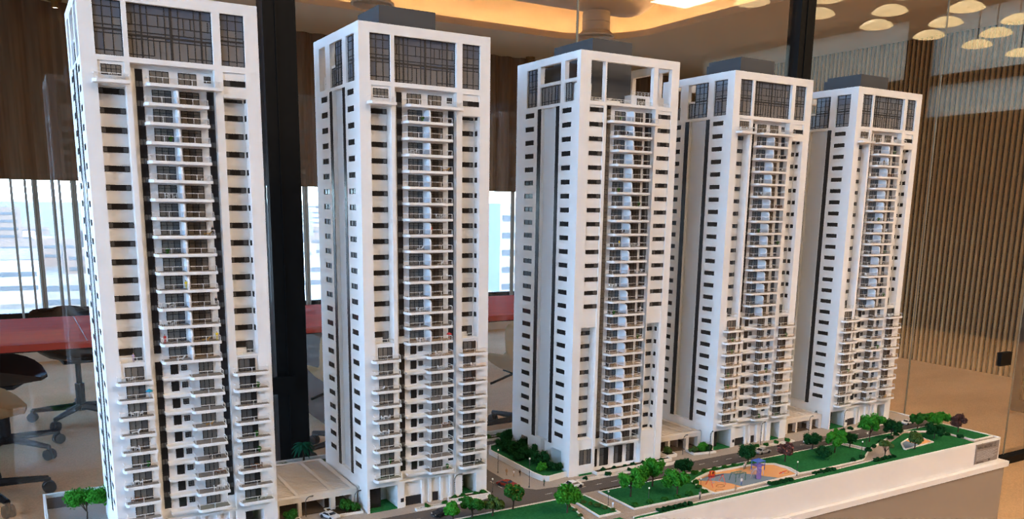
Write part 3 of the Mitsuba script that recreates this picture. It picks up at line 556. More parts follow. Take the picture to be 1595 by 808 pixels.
# ---- pergolas between the towers
PERG = mat('pergola', (0.72, 0.64, 0.55), 0.5, 0.3)
SHADE_FLOOR = mat('driveway', (0.10, 0.075, 0.055)); PIN = mat('pergola_inside', (0.42, 0.36, 0.30))  # dark floor and darker inner walls: shade under the slats put into colour
def pergola(x0, x1, y0, y1, zt, lab):
    t = thing('pergola'); tag(t, lab, 'pergola')
    w, dp = x1 - x0, y1 - y0
    fr = mbox(x0, x1, y0, y1, zt - 0.014, zt)
    n = 3; bays = []
    e = 0.012; bw = (w - e * 2 - 0.008 * 2) / 3; ws = [bw * 0.8, bw * 1.4, bw * 0.8]; x = x0 + e
    for q in ws: bays.append((x, x + q)); x += q + 0.008
    for a, c in bays: fr = fr - mbox(a, c, y0 + e, y1 - e, -1, 1)
    obj('roof_frame', tm(fr), PERG, t); obj('driveway', bx(x0 + 0.006, x1 - 0.006, y0 + 0.002, y1 - 0.008, 0.0013, 0.0026), SHADE_FLOOR, t)
    for a, c in bays:
        m_ = int((dp - 2 * e) / 0.0125)
        for i in range(m_):
            y = y0 + e + (i + 0.3) * (dp - 2 * e) / m_
            obj('slat', bx(a - 0.001, c + 0.001, y, y + 0.0045, zt - 0.014, zt - 0.001), PERG, t)
    for a, c in ((x0, x0 + 0.012), (x0 + w * 0.28, x0 + w * 0.28 + 0.008), (x1 - w * 0.33, x1 - w * 0.33 + 0.012), (x1 - 0.014, x1)):
        obj('pier', bx(a, c, y0, y0 + 0.014, 0, zt - 0.014), PERG, t)
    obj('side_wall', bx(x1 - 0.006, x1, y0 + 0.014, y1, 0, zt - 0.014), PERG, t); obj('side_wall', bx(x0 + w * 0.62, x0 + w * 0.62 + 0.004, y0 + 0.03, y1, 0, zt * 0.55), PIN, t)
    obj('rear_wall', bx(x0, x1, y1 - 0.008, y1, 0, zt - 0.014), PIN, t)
    return t
pergola(0.474, 0.682, 0.415, 0.70, 0.050, 'cream slatted pergola between the leftmost and second towers')
pergola(1.645, 1.836, 0.402, 0.62, 0.053, 'cream slatted pergola between the middle and fourth towers')
pergola(2.205, 2.388, 0.381, 0.60, 0.050, 'cream slatted pergola between the fourth and rightmost towers')
# ---- name board at the far left corner
sg = thing('name_board'); tag(sg, 'small white gateway board with dark letters behind the leftmost tower', 'sign')
obj('board', bx(0.104, 0.172, 0.750, 0.754, 0.026, 0.037), WHITE, sg)
for x in (0.104, 0.166): obj('post', bx(x, x + 0.006, 0.7505, 0.7545, 0, 0.026), WHITE, sg)
tmx = __import__('meshkit').text_mesh('ELM', 0.0062, 0.0006, True); v = np.array(tmx.vertices); v = np.stack([v[:, 0] + 0.109, 0.7499 - v[:, 2], v[:, 1] + 0.0285], 1)
obj('lettering', (v, np.array(tmx.faces)), FRAME, sg)
# ---- plaque on the right end of the base front
pq = obj('plaque', bx(2.692, 2.828, -0.0022, -0.0002, -0.074, -0.006), mat('plaque', (0.20, 0.175, 0.165), 0.3)); tag(pq, 'grey printed plaque on the right end of the white base', 'plaque')
mk = __import__('meshkit')
def letters(text, h, x, z, m, name, bold=False, sx=0.76):
    q = mk.text_mesh(text, h, 0.0003, bold); v = np.array(q.vertices); v = np.stack([v[:, 0] * sx + x, -0.0023 - v[:, 2], v[:, 1] + z], 1); obj(name, (v, np.array(q.faces)), m, pq)
letters('MARI MARINE 15', 0.0125, 2.699, -0.023, FRAME, 'title', True)
PT = mat('plaque_print', (0.42, 0.39, 0.37))
for i in range(9): obj('text_line', bx(2.70, 2.82 - (i % 3) * 0.012, -0.0026, -0.0021, -0.0325 - i * 0.0036, -0.0312 - i * 0.0036), PT, pq)
obj('logo', bx(2.772, 2.783, -0.0026, -0.0021, -0.070, -0.064), FRAME, pq); obj('text_line', bx(2.705, 2.745, -0.0026, -0.0021, -0.071, -0.068), FRAME, pq)


# ================================================================ PLANTING
GREEN = {'bright': mat('leaf_bright', (0.045, 0.23, 0.022)), 'mid': mat('leaf_mid', (0.03, 0.13, 0.02)), 'dark': mat('leaf_dark', (0.012, 0.06, 0.017)), 'olive': mat('leaf_olive', (0.07, 0.12, 0.03)), 'pink': mat('leaf_pink', (0.50, 0.15, 0.11)),
         'purple': mat('leaf_purple', (0.10, 0.045, 0.035)), 'yellow': mat('leaf_yellow', (0.22, 0.16, 0.03)), 'palm': mat('leaf_palm', (0.012, 0.075, 0.04))}
BARK = mat('bark', (0.07, 0.045, 0.03))
def leaves(centers, radii, n, size, seed):
    r = np.random.default_rng(seed); c = np.asarray(centers, float); w = np.asarray(radii) ** 2; w = w / w.sum()
    i = r.choice(len(c), n, p=w); d = r.normal(size=(n, 3)); d /= np.linalg.norm(d, axis=1, keepdims=True)
    p = c[i] + d * (np.asarray(radii)[i] * r.uniform(0.6, 1.22, n))[:, None]
    a = r.normal(size=(n, 3)) ; a -= d * (a * d).sum(1, keepdims=True) * 0.6; a /= np.linalg.norm(a, axis=1, keepdims=True)
    b = np.cross(d + 0.6 * r.normal(size=(n, 3)), a); b /= np.linalg.norm(b, axis=1, keepdims=True)
    s = size * r.uniform(0.6, 1.3, n)[:, None]
    v = np.stack([p - a * s, p + b * s * 0.55, p + a * s, p - b * s * 0.55], 1).reshape(-1, 3)
    q = np.arange(n)[:, None] * 4
    return v, np.vstack([q + [0, 1, 2], q + [0, 2, 3]])
def blobs(h, w, n, seed, style):
    r = np.random.default_rng(seed); cs, rs = [], []
    for i in range(n):
        a = r.uniform(0, 2 * np.pi)
        if style == 'round': rho, z = 0.32 * w * math.sqrt(r.uniform()), h * r.uniform(0.42, 0.78)
        elif style == 'flat': rho, z = 0.36 * w * math.sqrt(r.uniform()), h * r.uniform(0.74, 0.86)
        elif style == 'bush': rho, z = 0.34 * w * math.sqrt(r.uniform()), h * r.uniform(0.25, 0.62)
        else: rho, z = 0.36 * w * math.sqrt(r.uniform(0.05, 1)), h * r.uniform(0.5, 0.85)
        cs.append([rho * math.cos(a), rho * math.sin(a), z]); rs.append((0.13 if style != 'bush' else 0.17) * w * r.uniform(0.8, 1.25) if style != 'flat' else 0.1 * w)
    return cs, rs
def tree(x, y, h, w, tone, style, lab, name='tree', cat_='tree', z=0.0025, group=None, accent=None):
    t = thing(name); tag(t, lab, cat_, group); sd = int(x * 7919 + y * 104729) % 99991
    n = {'loose': 13, 'round': 26, 'flat': 12, 'bush': 14}[style]
    cs, rs = blobs(h, w, n, sd, style); r = np.random.default_rng(sd)
    core = cat([(v + 0.10 * rr * r.normal(size=v.shape), f) for (v, f), rr in ((ico(rr * 0.66, 1, c), rr) for c, rr in zip(cs, rs))])
    N = int(2600 if style != 'bush' else (420 if w < 0.03 else 1000))
    m = cat([core, leaves(cs, rs, N, (0.0036 if style != 'round' else 0.0026) if style != 'bush' else 0.0026, sd)])
    v = m[0].copy(); v[:, 2] = np.maximum(v[:, 2], 0.0005); m = (v, m[1])
    if style != 'bush':
        tr = [tube([[0, 0, -0.001], [0.002, 0.001, h * 0.25], [0, 0, h * 0.6]], [0.0022, 0.0017, 0.001], 6)]
        for c in cs[:5]: tr.append(tube([[0, 0, h * 0.3], [c[0] * 0.5, c[1] * 0.5, h * 0.3 + (c[2] - h * 0.3) * 0.6], c], [0.0012, 0.0009, 0.0006], 5))
        obj('trunk', xf(cat(tr), (x, y, z)), BARK, t)
    k = obj('foliage', xf(m, (x, y, z)), GREEN[tone], t)
    if accent: obj('blossom', xf(leaves(cs, np.array(rs) * 1.12, 320, 0.0034, sd + 1), (x, y, z)), GREEN[accent], t)
    return t
tree(0.085, 0.625, 0.078, 0.105, 'bright', 'loose', 'bright green tree at the lower left corner beside the leftmost tower')
tree(1.441, 0.171, 0.088, 0.092, 'bright', 'loose', 'tallest bright green tree on the central lawn, in front of the middle tower')
tree(1.336, 0.135, 0.075, 0.085, 'bright', 'loose', 'bright green tree on the left part of the central lawn')
tree(1.455, 0.087, 0.064, 0.085, 'bright', 'loose', 'bright green tree at the front of the central lawn, left of the playground')
tree(1.121, 0.118, 0.070, 0.093, 'bright', 'loose', 'bright green tree on the small lawn in front of the white car')
tree(1.840, 0.201, 0.058, 0.070, 'dark', 'round', 'dark round tree behind the playground')
tree(1.583, 0.201, 0.055, 0.064, 'dark', 'round', 'dark round tree by the road between the central lawn and the playground')
tree(1.950, 0.157, 0.066, 0.062, 'purple', 'loose', 'reddish flowering tree to the right of the playground', accent='pink')
tree(2.131, 0.205, 0.056, 0.070, 'dark', 'round', 'dark round tree in front of the third pergola')
tree(2.24, 0.20, 0.058, 0.052, 'bright', 'loose', 'small bright green tree standing by the right end of the third pergola')
tree(2.167, 0.148, 0.072, 0.073, 'bright', 'loose', 'bright green tree with long trunk on the lawn right of the flowering tree')
tree(2.255, 0.16, 0.056, 0.045, 'dark', 'round', 'small dark round tree just left of the rightmost tower')
tree(2.084, 0.122, 0.049, 0.068, 'dark', 'bush', 'large dark green shrub on the lawn right of the flowering tree', 'shrub', 'shrub')
tree(2.377, 0.177, 0.090, 0.094, 'bright', 'loose', 'bright green spreading tree in front of the rightmost tower')
tree(2.477, 0.168, 0.072, 0.080, 'dark', 'round', 'dark round tree in front of the right corner of the rightmost tower')
tree(2.672, 0.200, 0.061, 0.066, 'mid', 'loose', 'mid green tree beside the white car at the right')
tree(2.745, 0.172, 0.060, 0.090, 'bright', 'loose', 'bright green tree beside the purple tree at the right end')
tree(2.611, 0.098, 0.050, 0.076, 'dark', 'loose', 'dark tree below the bright tree at the right end')
tree(2.764, 0.108, 0.064, 0.068, 'purple', 'loose', 'purple brown tree at the right end of the base')
tree(2.432, 0.050, 0.055, 0.062, 'olive', 'loose', 'olive tree beside the small blue pool at the right')
tree(2.273, 0.045, 0.050, 0.056, 'olive', 'flat', 'flat topped umbrella tree on the front lawn at the right')
tree(1.016, 0.205, 0.066, 0.066, 'mid', 'loose', 'mid green tree at the street corner in front of the red car', accent='yellow')
tree(0.947, 0.189, 0.050, 0.062, 'olive', 'loose', 'olive tree at the bottom edge right of the black car')
tree(0.897, 0.202, 0.052, 0.063, 'mid', 'loose', 'mid green tree at the bottom edge beside the black car')
tree(0.842, 0.198, 0.050, 0.050, 'bright', 'loose', 'bright green tree at the bottom edge in front of the black car')
tree(1.279, 0.684, 0.054, 0.060, 'dark', 'round', 'dark round tree at the far end of the walled garden', z=0.012)
GB = [(1.239, 0.60, .045, .08), (1.262, 0.53, .052, .078), (1.255, 0.455, .056, .072), (1.226, 0.52, .036, .05), (1.232, 0.402, .030, .04), (1.266, 0.392, .030, .045), (1.296, 0.39, .022, .03), (1.285, 0.60, .05, .07), (1.25, 0.655, .045, .06)]
GBL = ['large dark green shrub at the back left of the walled garden', 'large dark green shrub in the middle of the walled garden', 'tallest dark green shrub toward the front of the walled garden', 'small dark green shrub along the left edge of the walled garden', 'bright green shrub at the front corner of the walled garden',
       'low dark green shrub at the front right of the walled garden', 'smallest dark green shrub, beside the left foot of the middle tower', 'dark green shrub against the left side of the middle tower', 'dark green shrub at the rear of the walled garden']
for i, (x, y, h, w) in enumerate(GB):
    tree(x, y, h, w, 'bright' if i == 4 else 'dark', 'bush', GBL[i], 'garden_shrub', 'shrub', 0.0125, 'shrubs in the walled garden')
for x, y, h, w, tn, lb in ((0.645, 0.398, .034, .042, 'mid', 'green bush under the right end of the first pergola'), (0.664, 0.392, .018, .04, 'mid', 'low spreading bush at the left foot of the second tower'), (0.502, 0.384, .036, .046, 'mid', 'green bush in front of the left end of the first pergola'),
                           (1.793, 0.352, .036, .04, 'bright', 'bright green bush left of the fourth tower'), (1.768, 0.362, .022, .03, 'olive', 'olive bush beside the ramp of the second pergola'), (1.815, 0.347, .022, .032, 'dark', 'dark low bush at the corner of the fourth tower'), (1.68, 0.38, .03, .036, 'olive', 'olive bush right of the middle tower under the second pergola')):
    tree(x, y, h, w, tn, 'bush', lb, 'bush', 'bush', 0.005)
def strip_shrubs(pts, tone, lab, grp, h=0.012, w=0.018):
    for i, (x, y) in enumerate(sorted(pts)): tree(x, y, h * random.uniform(0.8, 1.3), w * random.uniform(0.8, 1.2), tone, 'bush', (ORD[i + 1] if i else 'leftmost') + ' ' + lab + (', counted from the left' if i else ''), 'hedge_shrub', 'shrub', 0.003, grp)
strip_shrubs([(x, 0.317) for x in (0.83, 0.88, 0.93)] + [(x, 0.342) for x in (0.92, 0.945, 0.985, 1.005)], 'mid', 'green shrub in the planters of the second tower', 'kerb shrubs at the second tower')
strip_shrubs([(x, 0.340) for x in (1.40, 1.44, 1.48, 1.51, 1.55, 1.59, 1.62)] + [(x, 0.3055) for x in (1.31, 1.39, 1.47, 1.55)], 'dark', 'dark shrub in the planters at the middle tower', 'kerb shrubs at the middle tower')
strip_shrubs([(x, 0.3055) for x in (1.99, 2.03, 2.08, 2.13)], 'mid', 'green shrub in the planter before the fourth tower', 'kerb shrubs at the fourth tower')
strip_shrubs([(x, 0.307) for x in (2.41, 2.45, 2.50, 2.56)], 'dark', 'dark shrub in the planter before the rightmost tower', 'kerb shrubs at the rightmost tower')
strip_shrubs([(1.33 + 0.017 * i, 0.0125) for i in range(7)] + [(1.74 + 0.016 * i, 0.022) for i in range(6)] + [(1.93 + 0.016 * i, 0.029) for i in range(6)] + [(2.20 + 0.018 * i, 0.025) for i in range(6)], 'dark', 'low dark hedge shrub along the front path', 'front path hedge', 0.010, 0.017)
strip_shrubs([(1.30, 0.075), (1.35, 0.073), (1.40, 0.072), (1.44, 0.069), (1.48, 0.067), (1.53, 0.065), (1.545, 0.10), (1.565, 0.135)] + [(1.62 + 0.04 * i, 0.198) for i in range(5)], 'mid', 'low shrub bordering the central lawn', 'central lawn border', 0.009, 0.02)
strip_shrubs([(1.182 + 0.008 * i, 0.195 - 0.02 * i) for i in range(7)] + [(1.148, 0.15), (1.145, 0.12), (1.135, 0.08)], 'olive', 'low olive shrub along the narrow lawn', 'narrow lawn border', 0.008, 0.015)
strip_shrubs([(2.3, 0.19), (2.28, 0.11), (2.33, 0.125), (2.40, 0.145), (2.47, 0.165), (2.53, 0.185), (2.60, 0.165), (2.65, 0.14), (2.69, 0.10), (2.70, 0.06), (2.19, 0.065), (2.14, 0.06)], 'dark', 'low dark shrub by the right end paths', 'right end path shrubs', 0.010, 0.022)
strip_shrubs([(0.50 + 0.055 * i, 0.806 - 0.0008 * i) for i in range(16)], 'olive', 'low olive shrub in the rear edge planter', 'rear planter shrubs', 0.013, 0.034)
# palm
pt = thing('palm_tree'); tag(pt, 'dark green palm tree behind the first pergola, in front of the black mullion', 'palm tree')
obj('trunk', tube([[0.670, 0.826, 0], [0.671, 0.826, 0.03], [0.670, 0.826, 0.060]], [0.0035, 0.0028, 0.0026], 8), BARK, pt)
fr = []
for i in range(26):
    a = i * 2.399; el = 0.9 - (i / 26) * 1.1; L = 0.036
    c = np.array([[0.670 + math.cos(a) * L * s * math.cos(el * (1 - s * 0.7)), 0.826 + math.sin(a) * L * s * math.cos(el * (1 - s * 0.7)), 0.060 + L * s * math.sin(el) - 0.034 * s * s] for s in np.linspace(0, 1, 7)])
    sd = np.array([-math.sin(a), math.cos(a), 0]); wd = 0.005 * np.sin(np.linspace(0.15, np.pi - 0.05, 7))[:, None]
    dz = np.array([0, 0, -1]) * wd * 0.5
    v = np.vstack([c - sd * wd + dz, c, c + sd * wd + dz]); f = []
    for q in range(6):
        for o in (0, 7): f += [[o + q, o + q + 1, o + 8 + q], [o + q, o + 8 + q, o + 7 + q]]
    fr.append((v, np.array(f)))
for q in fr: obj('frond', q, GREEN['palm'], pt)

# ================================================================ STREET FURNITURE, CARS, PEOPLE
POLE = mat('pole', (0.05, 0.048, 0.045), 0.4); GLOBE = mat('globe', (0.85, 0.8, 0.7), 0.3)
def lamp_globe(x, y, h, lab, g=None, z=0.001):
    t = thing('street_lamp'); tag(t, lab, 'street lamp', g)
    obj('pole', tube([[x, y, z], [x, y, z + 0.004], [x, y, z + 0.0041], [x, y, z + h]], [0.0016, 0.0016, 0.0007, 0.0006], 6), POLE, t); obj('globe', ico(0.0026, 2, (x, y, z + h + 0.002)), GLOBE, t, smooth=True)
def lamp_arm(x, y, h, a, lab, z=0.001):
    t = thing('street_lamp'); tag(t, lab, 'street lamp')
    ca, sa = math.cos(a), math.sin(a); r = 0.014
    pts = [[x, y, z], [x, y, z + h - r]] + [[x + ca * r * (1 - math.cos(q)), y + sa * r * (1 - math.cos(q)), z + h - r + r * math.sin(q)] for q in np.linspace(0.3, 1.5, 6)]
    obj('pole', tube(pts, 0.0009, 6), POLE, t); e = pts[-1]
    obj('lamp_head', tube([[e[0] - ca * .001, e[1] - sa * .001, e[2]], [e[0] + ca * 0.008, e[1] + sa * 0.008, e[2] - 0.001]], [0.0012, 0.002], 6), POLE, t)
lamp_globe(1.142, 0.330, 0.080, 'tall street lamp with white globe on the pavement before the walled garden')
lamp_globe(1.130, 0.480, 0.066, 'street lamp farther back along the walled garden')
lamp_globe(1.034, 0.342, 0.036, 'short post lamp at the right corner of the second tower')
lamp_globe(1.240, 0.106, 0.040, 'path lamp between the narrow lawn and the central lawn')
lamp_globe(1.488, 0.035, 0.055, 'path lamp at the front right corner of the central lawn')
lamp_globe(1.356, 0.085, 0.036, 'lamp standing under the left tree of the central lawn')
lamp_globe(1.876, 0.048, 0.040, 'path lamp at the right corner of the playground'); lamp_globe(2.213, 0.085, 0.045, 'path lamp beside the flat topped umbrella tree'); lamp_globe(2.304, 0.135, 0.048, 'path lamp on the lawn before the rightmost tower')
lamp_arm(0.926, 0.352, 0.064, -0.2, 'curved street lamp in front of the second tower'); lamp_arm(0.547, 0.405, 0.050, 0.2, 'curved street lamp in front of the first pergola'); lamp_arm(0.663, 0.380, 0.052, 0.4, 'curved street lamp at the left corner of the second tower')
lamp_arm(1.728, 0.366, 0.060, 0.2, 'curved street lamp in front of the second pergola'); lamp_arm(1.795, 0.318, 0.074, 0.5, 'curved street lamp at the left corner of the fourth tower'); lamp_arm(2.011, 0.312, 0.080, 0.2, 'curved street lamp in front of the fourth tower'); lamp_arm(2.433, 0.322, 0.070, 0.2, 'curved street lamp in front of the rightmost tower'); lamp_arm(2.30, 0.36, 0.055, 0.2, 'curved street lamp in front of the third pergola')
TYRE = mat('tyre', (0.012, 0.012, 0.012), 0.7); CARGL = mat('car_glass', (0.015, 0.017, 0.02), 0.1); LIGHTW = mat('headlight', (0.85, 0.85, 0.8), 0.2)
def car(x, y, rz, m, lab, s=1.0, z=0.0012):
    t = thing('car'); tag(t, lab, 'car')
    prof = [(-.029, .004), (-.029, .0085), (-.026, .0105), (-.018, .0115), (-.010, .0165), (.006, .0168), (.014, .0120), (.025, .0102), (.029, .0075), (.029, .004)]
    def side(pr, w0, w1):
        v, f = prism(Polygon(pr), -1, 1); k = np.where(v[:, 1] > .0125, w1, w0); return np.stack([v[:, 0], v[:, 2] * k, v[:, 1]], 1), f
    obj('body', xf(side(prof, .0125, .0098), (x, y, z), rz, s), m, t, smooth=20)
    gl = [(-.0165, .0122), (-.0095, .0160), (.0055, .0163), (.0125, .0123)]
    obj('side_windows', xf(side(gl, .0128, .0103), (x, y, z), rz, s), CARGL, t)
    ws = cat([(np.array([[.0138, -.0098, .0122], [.0138, .0098, .0122], [.0066, .0088, .01665], [.0066, -.0088, .01665]]) + [.0004, 0, .0003], [[0, 1, 2], [0, 2, 3]]), (np.array([[-.0178, -.0098, .0118], [-.0178, .0098, .0118], [-.0106, .0088, .0163], [-.0106, -.0088, .0163]]) + [-.0004, 0, .0003], [[0, 2, 1], [0, 3, 2]])])
    obj('windscreen', xf(ws, (x, y, z), rz, s), CARGL, t)
    for wx in (-.018, .018):
        for wy in (-.0122, .0122): obj('wheel', xf(tube([[wx, wy - .0018, .0046], [wx, wy + .0018, .0046]], .0046, 12), (x, y, z), rz, s), TYRE, t)
    for wy in (-.009, .009): obj('headlight', xf(bx(.0283, .0296, wy - .002, wy + .002, .0066, .0086), (x, y, z), rz, s), LIGHTW, t)
car(1.095, 0.37, -1.15, mat('car_red', (0.25, 0.025, 0.012), 0.25), 'red car turning into the side street between second and middle towers', 0.95)
car(1.245, 0.274, math.pi + 0.05, mat('car_white', (0.78, 0.77, 0.74), 0.25), 'white car on the road in front of the walled garden', 1.05)
car(0.848, 0.258, math.pi + 0.1, mat('car_black', (0.01, 0.01, 0.012), 0.2), 'black car at the bottom edge in front of the second tower', 1.0)
car(2.194, 0.262, 0.0, 'm_car_white', 'white car in front of the third pergola', 0.9); car(2.715, 0.268, 0.1, 'm_car_white', 'white car at the right end of the road behind the trees', 0.9)
car(0.596, 0.372, -1.2, mat('car_silver', (0.55, 0.56, 0.58), 0.3), 'silver car leaving the first pergola at the bottom edge', 0.9); car(1.963, 0.258, 0.05, mat('car_grey', (0.32, 0.32, 0.33), 0.3), 'grey car on the road before the fourth tower', 0.95)

def capsule(a, b, ra, rb):
    s = lambda p, r: m3.Manifold.sphere(r, 10).translate(list(map(float, p)))
    return m3.Manifold.batch_hull([s(a, ra), s(b, rb)])
def figure_mesh(pose):
    """a 21 mm standing figure, 1 : 80, origin at the feet (metres of a real person, scaled later)"""
    q = 0.16 if pose == 'walk' else 0.03
    P = [capsule((0.09, q, 0.92), (0.10, q * .4, 0.50), .085, .062), capsule((0.10, q * .4, 0.50), (0.10, q + .02, 0.09), .06, .042), capsule((0.10, q + .02, .05), (0.10, q + .16, .035), .042, .032),
         capsule((-0.09, -q, 0.92), (-0.10, -q * .4, 0.50), .085, .062), capsule((-0.10, -q * .4, 0.50), (-0.10, -q, 0.09), .06, .042), capsule((-0.10, -q, .05), (-0.10, -q + .14, .035), .042, .032)]
    s = lambda p, r: m3.Manifold.sphere(r, 12).translate(list(map(float, p)))
    P.append(m3.Manifold.batch_hull([s((.09, 0, .93), .10), s((-.09, 0, .93), .10), s((.13, 0, 1.36), .085), s((-.13, 0, 1.36), .085), s((0, 0, 1.15), .13)]))
    P.append(capsule((0, 0, 1.40), (0, .02, 1.54), .055, .05)); P.append(m3.Manifold.batch_hull([s((0, .02, 1.64), .095), s((0, .05, 1.56), .055), s((0, -.01, 1.67), .085)]))
    P.append(s((0, .12, 1.61), .02))
    for sg_ in (1, -1):
        el = (sg_ * .235, .06 if pose != 'walk' else -sg_ * .1, 1.10); ha = (sg_ * .23, .18 if pose != 'walk' else -sg_ * .02 + .1, .90)
        P += [capsule((sg_ * .19, 0, 1.38), el, .058, .045), capsule(el, ha, .043, .033), capsule(ha, (ha[0], ha[1] + .03, ha[2] - .1), .036, .024)]
    m = m3.Manifold.batch_boolean(P, m3.OpType.Add)
    return tm(m)
FIG = {p: figure_mesh(p) for p in ('stand', 'walk')}
VCOL = mat('figure', {'type': 'mesh_attribute', 'name': 'vertex_color'})
def person(x, y, z, rz, top, legs, pose, lab, s=0.0118, g=None, hair=(0.03, 0.02, 0.015)):
    v, f = FIG[pose]; c = np.zeros_like(v); c[:] = (0.5, 0.28, 0.18)
    c[(v[:, 2] < 1.46) & (v[:, 2] > 0.9) & ~((np.abs(v[:, 0]) > .19) & (v[:, 2] < 1.15))] = top; c[(v[:, 2] <= 0.9) & (np.abs(v[:, 0]) < .2) & (v[:, 2] > .08)] = legs; c[v[:, 2] <= .08] = (.03, .03, .03)
    c[(v[:, 2] > 1.64) & (v[:, 1] < 0.07)] = hair
    k = put('person', mikit.ply(xf((v, f), (x, y, z), rz, s), VCOL, smooth=True, color=c)); tag(k, lab, 'person', g); return k
WHT, YEL, RED, BLK, BLU, TAN = (0.75, 0.74, 0.72), (0.75, 0.55, 0.04), (0.5, 0.05, 0.05), (0.02, 0.02, 0.02), (0.08, 0.15, 0.4), (0.4, 0.26, 0.15)
person(1.142, 0.452, 0.0005, 2.5, TAN, TAN, 'walk', 'model person in tan clothes walking farthest back beside the walled garden')
person(1.154, 0.432, 0.0005, 2.9, WHT, TAN, 'walk', 'model person in white top and tan trousers walking by the walled garden')
person(1.170, 0.425, 0.0005, 2.2, BLK, BLK, 'stand', 'model person in black standing closest to the walled garden fence')
person(1.185, 0.322, 0.0005, 3.1, (0.05, 0.12, 0.09), BLK, 'stand', 'model person in dark green standing at the front corner of the walled garden')
person(1.780, 0.160, 0.0028, 3.0, WHT, (0.2, 0.15, 0.1), 'stand', 'model person in white at the rear edge of the playground'); person(1.792, 0.166, 0.0028, 3.3, (0.7, 0.66, 0.6), BLK, 'stand', 'taller model person in pale top at the rear edge of the playground', 0.0135)
person(1.668, 0.062, 0.0028, 2.6, WHT, BLU, 'walk', 'model person in white shirt and blue trousers in the middle of the playground', 0.0135); person(1.493, 0.040, 0.0012, 2.8, WHT, BLK, 'stand', 'model person in white on the front path before the playground')
person(1.617, 0.034, 0.0012, 2.4, TAN, TAN, 'walk', 'model child in tan on the front path before the playground', 0.0105); person(1.243, 0.09, 0.0012, 2.0, WHT, WHT, 'stand', 'model person in white beside the path lamp left of the central lawn')

# playground equipment
PUR, DGR, STEEL = mat('purple_play', (0.22, 0.14, 0.42), 0.4), mat('green_play', (0.04, 0.13, 0.10), 0.4), mat('steel_play', (0.5, 0.45, 0.5), 0.35)
PR = mat('red_play', (0.7, 0.06, 0.02), 0.4)
t = thing('playground_swing'); tag(t, 'red legged swing frame on the left orange part of the playground', 'swing')
for sx in (0, 0.048):
    for sy in (-.014, .014): obj('leg', tube([[1.585 + sx, 0.100 + sy, .0026], [1.585 + sx, 0.100, .028]], .0009, 6), PR, t)
obj('beam', tube([[1.581, 0.100, .028], [1.637, 0.100, .028]], .0011, 6), mat('swing_beam', (.12, .03, .06)), t)
for x in (1.598, 1.620):
    for d in (0, .006): obj('chain', tube([[x + d, 0.100, .0278], [x + d, 0.102, .0095]], .0003, 4), STEEL, t)
    obj('seat', bx(x - .001, x + .007, .0995, .1045, .0082, .0095), mat('swing_seat', (.6, .5, .55)) if 'm_swing_seat' not in scene else 'm_swing_seat', t)
t = thing('climbing_frame'); tag(t, 'dark green climbing frame on the blue part of the playground', 'climbing frame')
for x in (1.672, 1.710):
    for y in (0.088, 0.112): obj('leg', tube([[x, y, .0025], [x + .004, y + (.1 - y) * .25, .024]], .0011, 6), DGR, t)
for i in range(7): obj('rung', tube([[1.676 + i * .0063, 0.091, .0238], [1.676 + i * .0063, 0.109, .0238]], .0007, 5), DGR, t)
for y in (0.091, 0.109): obj('side_rail', tube([[1.674, y, .024], [1.716, y, .024]], .001, 6), DGR, t)
t = thing('toy_house'); tag(t, 'small orange and red play house at the left rear of the playground', 'play house')
obj('body', cat([bx(1.636, 1.652, .148, .158, .0026, .013), bx(1.638, 1.650, .149, .157, .013, .021)]), PR, t); obj('arch', tube([[1.637, .147, .013], [1.638, .147, .020], [1.644, .147, .024], [1.650, .147, .020], [1.651, .147, .013]], .0016, 6), mat('orange_play', (.85, .3, .03)), t); obj('window', bx(1.642, 1.646, .1478, .149, .015, .019), STRIP, t)
t = thing('slide_tower'); tag(t, 'purple and blue slide tower on the right part of the playground', 'slide')
for x, y in ((1.80, .128), (1.83, .128), (1.80, .15), (1.83, .15)): obj('post', tube([[x, y, .0026], [x, y, .032]], .0011, 6), mat('blue_play', (.05, .12, .45), .4) if 'm_blue_play' not in scene else 'm_blue_play', t)
obj('platform', bx(1.798, 1.832, .126, .152, .017, .019), PUR, t); obj('roof', cat([(np.array([[1.797, .125, .031], [1.833, .125, .031], [1.833, .153, .031], [1.797, .153, .031], [1.815, .139, .039]]), [[0, 1, 4], [1, 2, 4], [2, 3, 4], [3, 0, 4], [0, 2, 1], [0, 3, 2]])]), 'm_blue_play', t)
a = np.linspace(0, 1, 10); c0 = np.stack([1.806 - .058 * a, .126 - .052 * a, .0185 * (1 - a) ** 1.3 + .004], 1)
wv = np.array([-.0042, .0048, 0]); v = np.vstack([c0 + wv + [0, 0, .004], c0 + wv * .8, c0 - wv * .8, c0 - wv + [0, 0, .004]]); f = []
for q in range(9):
    for o in (0, 10, 20): f += [[o + q, o + q + 1, o + 11 + q], [o + q, o + 11 + q, o + 10 + q]]
obj('chute', (v, np.array(f)), PUR, t)
obj('climbing_hoop', tube(np.stack([1.762 + .026 * np.cos(np.linspace(0, np.pi, 13)), np.full(13, .092), .003 + .027 * np.sin(np.linspace(0, np.pi, 13))], 1), .0009, 6), STEEL, t)
for i in range(5): obj('net_bar', tube([[1.742 + .01 * i, .092, .003], [1.762 + (.01 * i - .02) * .5, .108, .024]], .0006, 5), STEEL, t)
t = thing('seesaw'); tag(t, 'small red seesaw at the right end of the playground', 'seesaw'); obj('plank', tube([[1.842, .082, .004], [1.864, .075, .011]], .0013, 6), PR, t); obj('stand', tube([[1.853, .0785, .0026], [1.853, .0785, .0075]], .002, 6), STEEL, t)
bn = obj('park_bench', cat([bx(2.702, 2.712, .045, .075, .006, .0075), bx(2.704, 2.707, .048, .051, .0025, .006), bx(2.704, 2.707, .069, .072, .0025, .006)]), CURB); tag(bn, 'white bench at the right end of the base', 'bench')

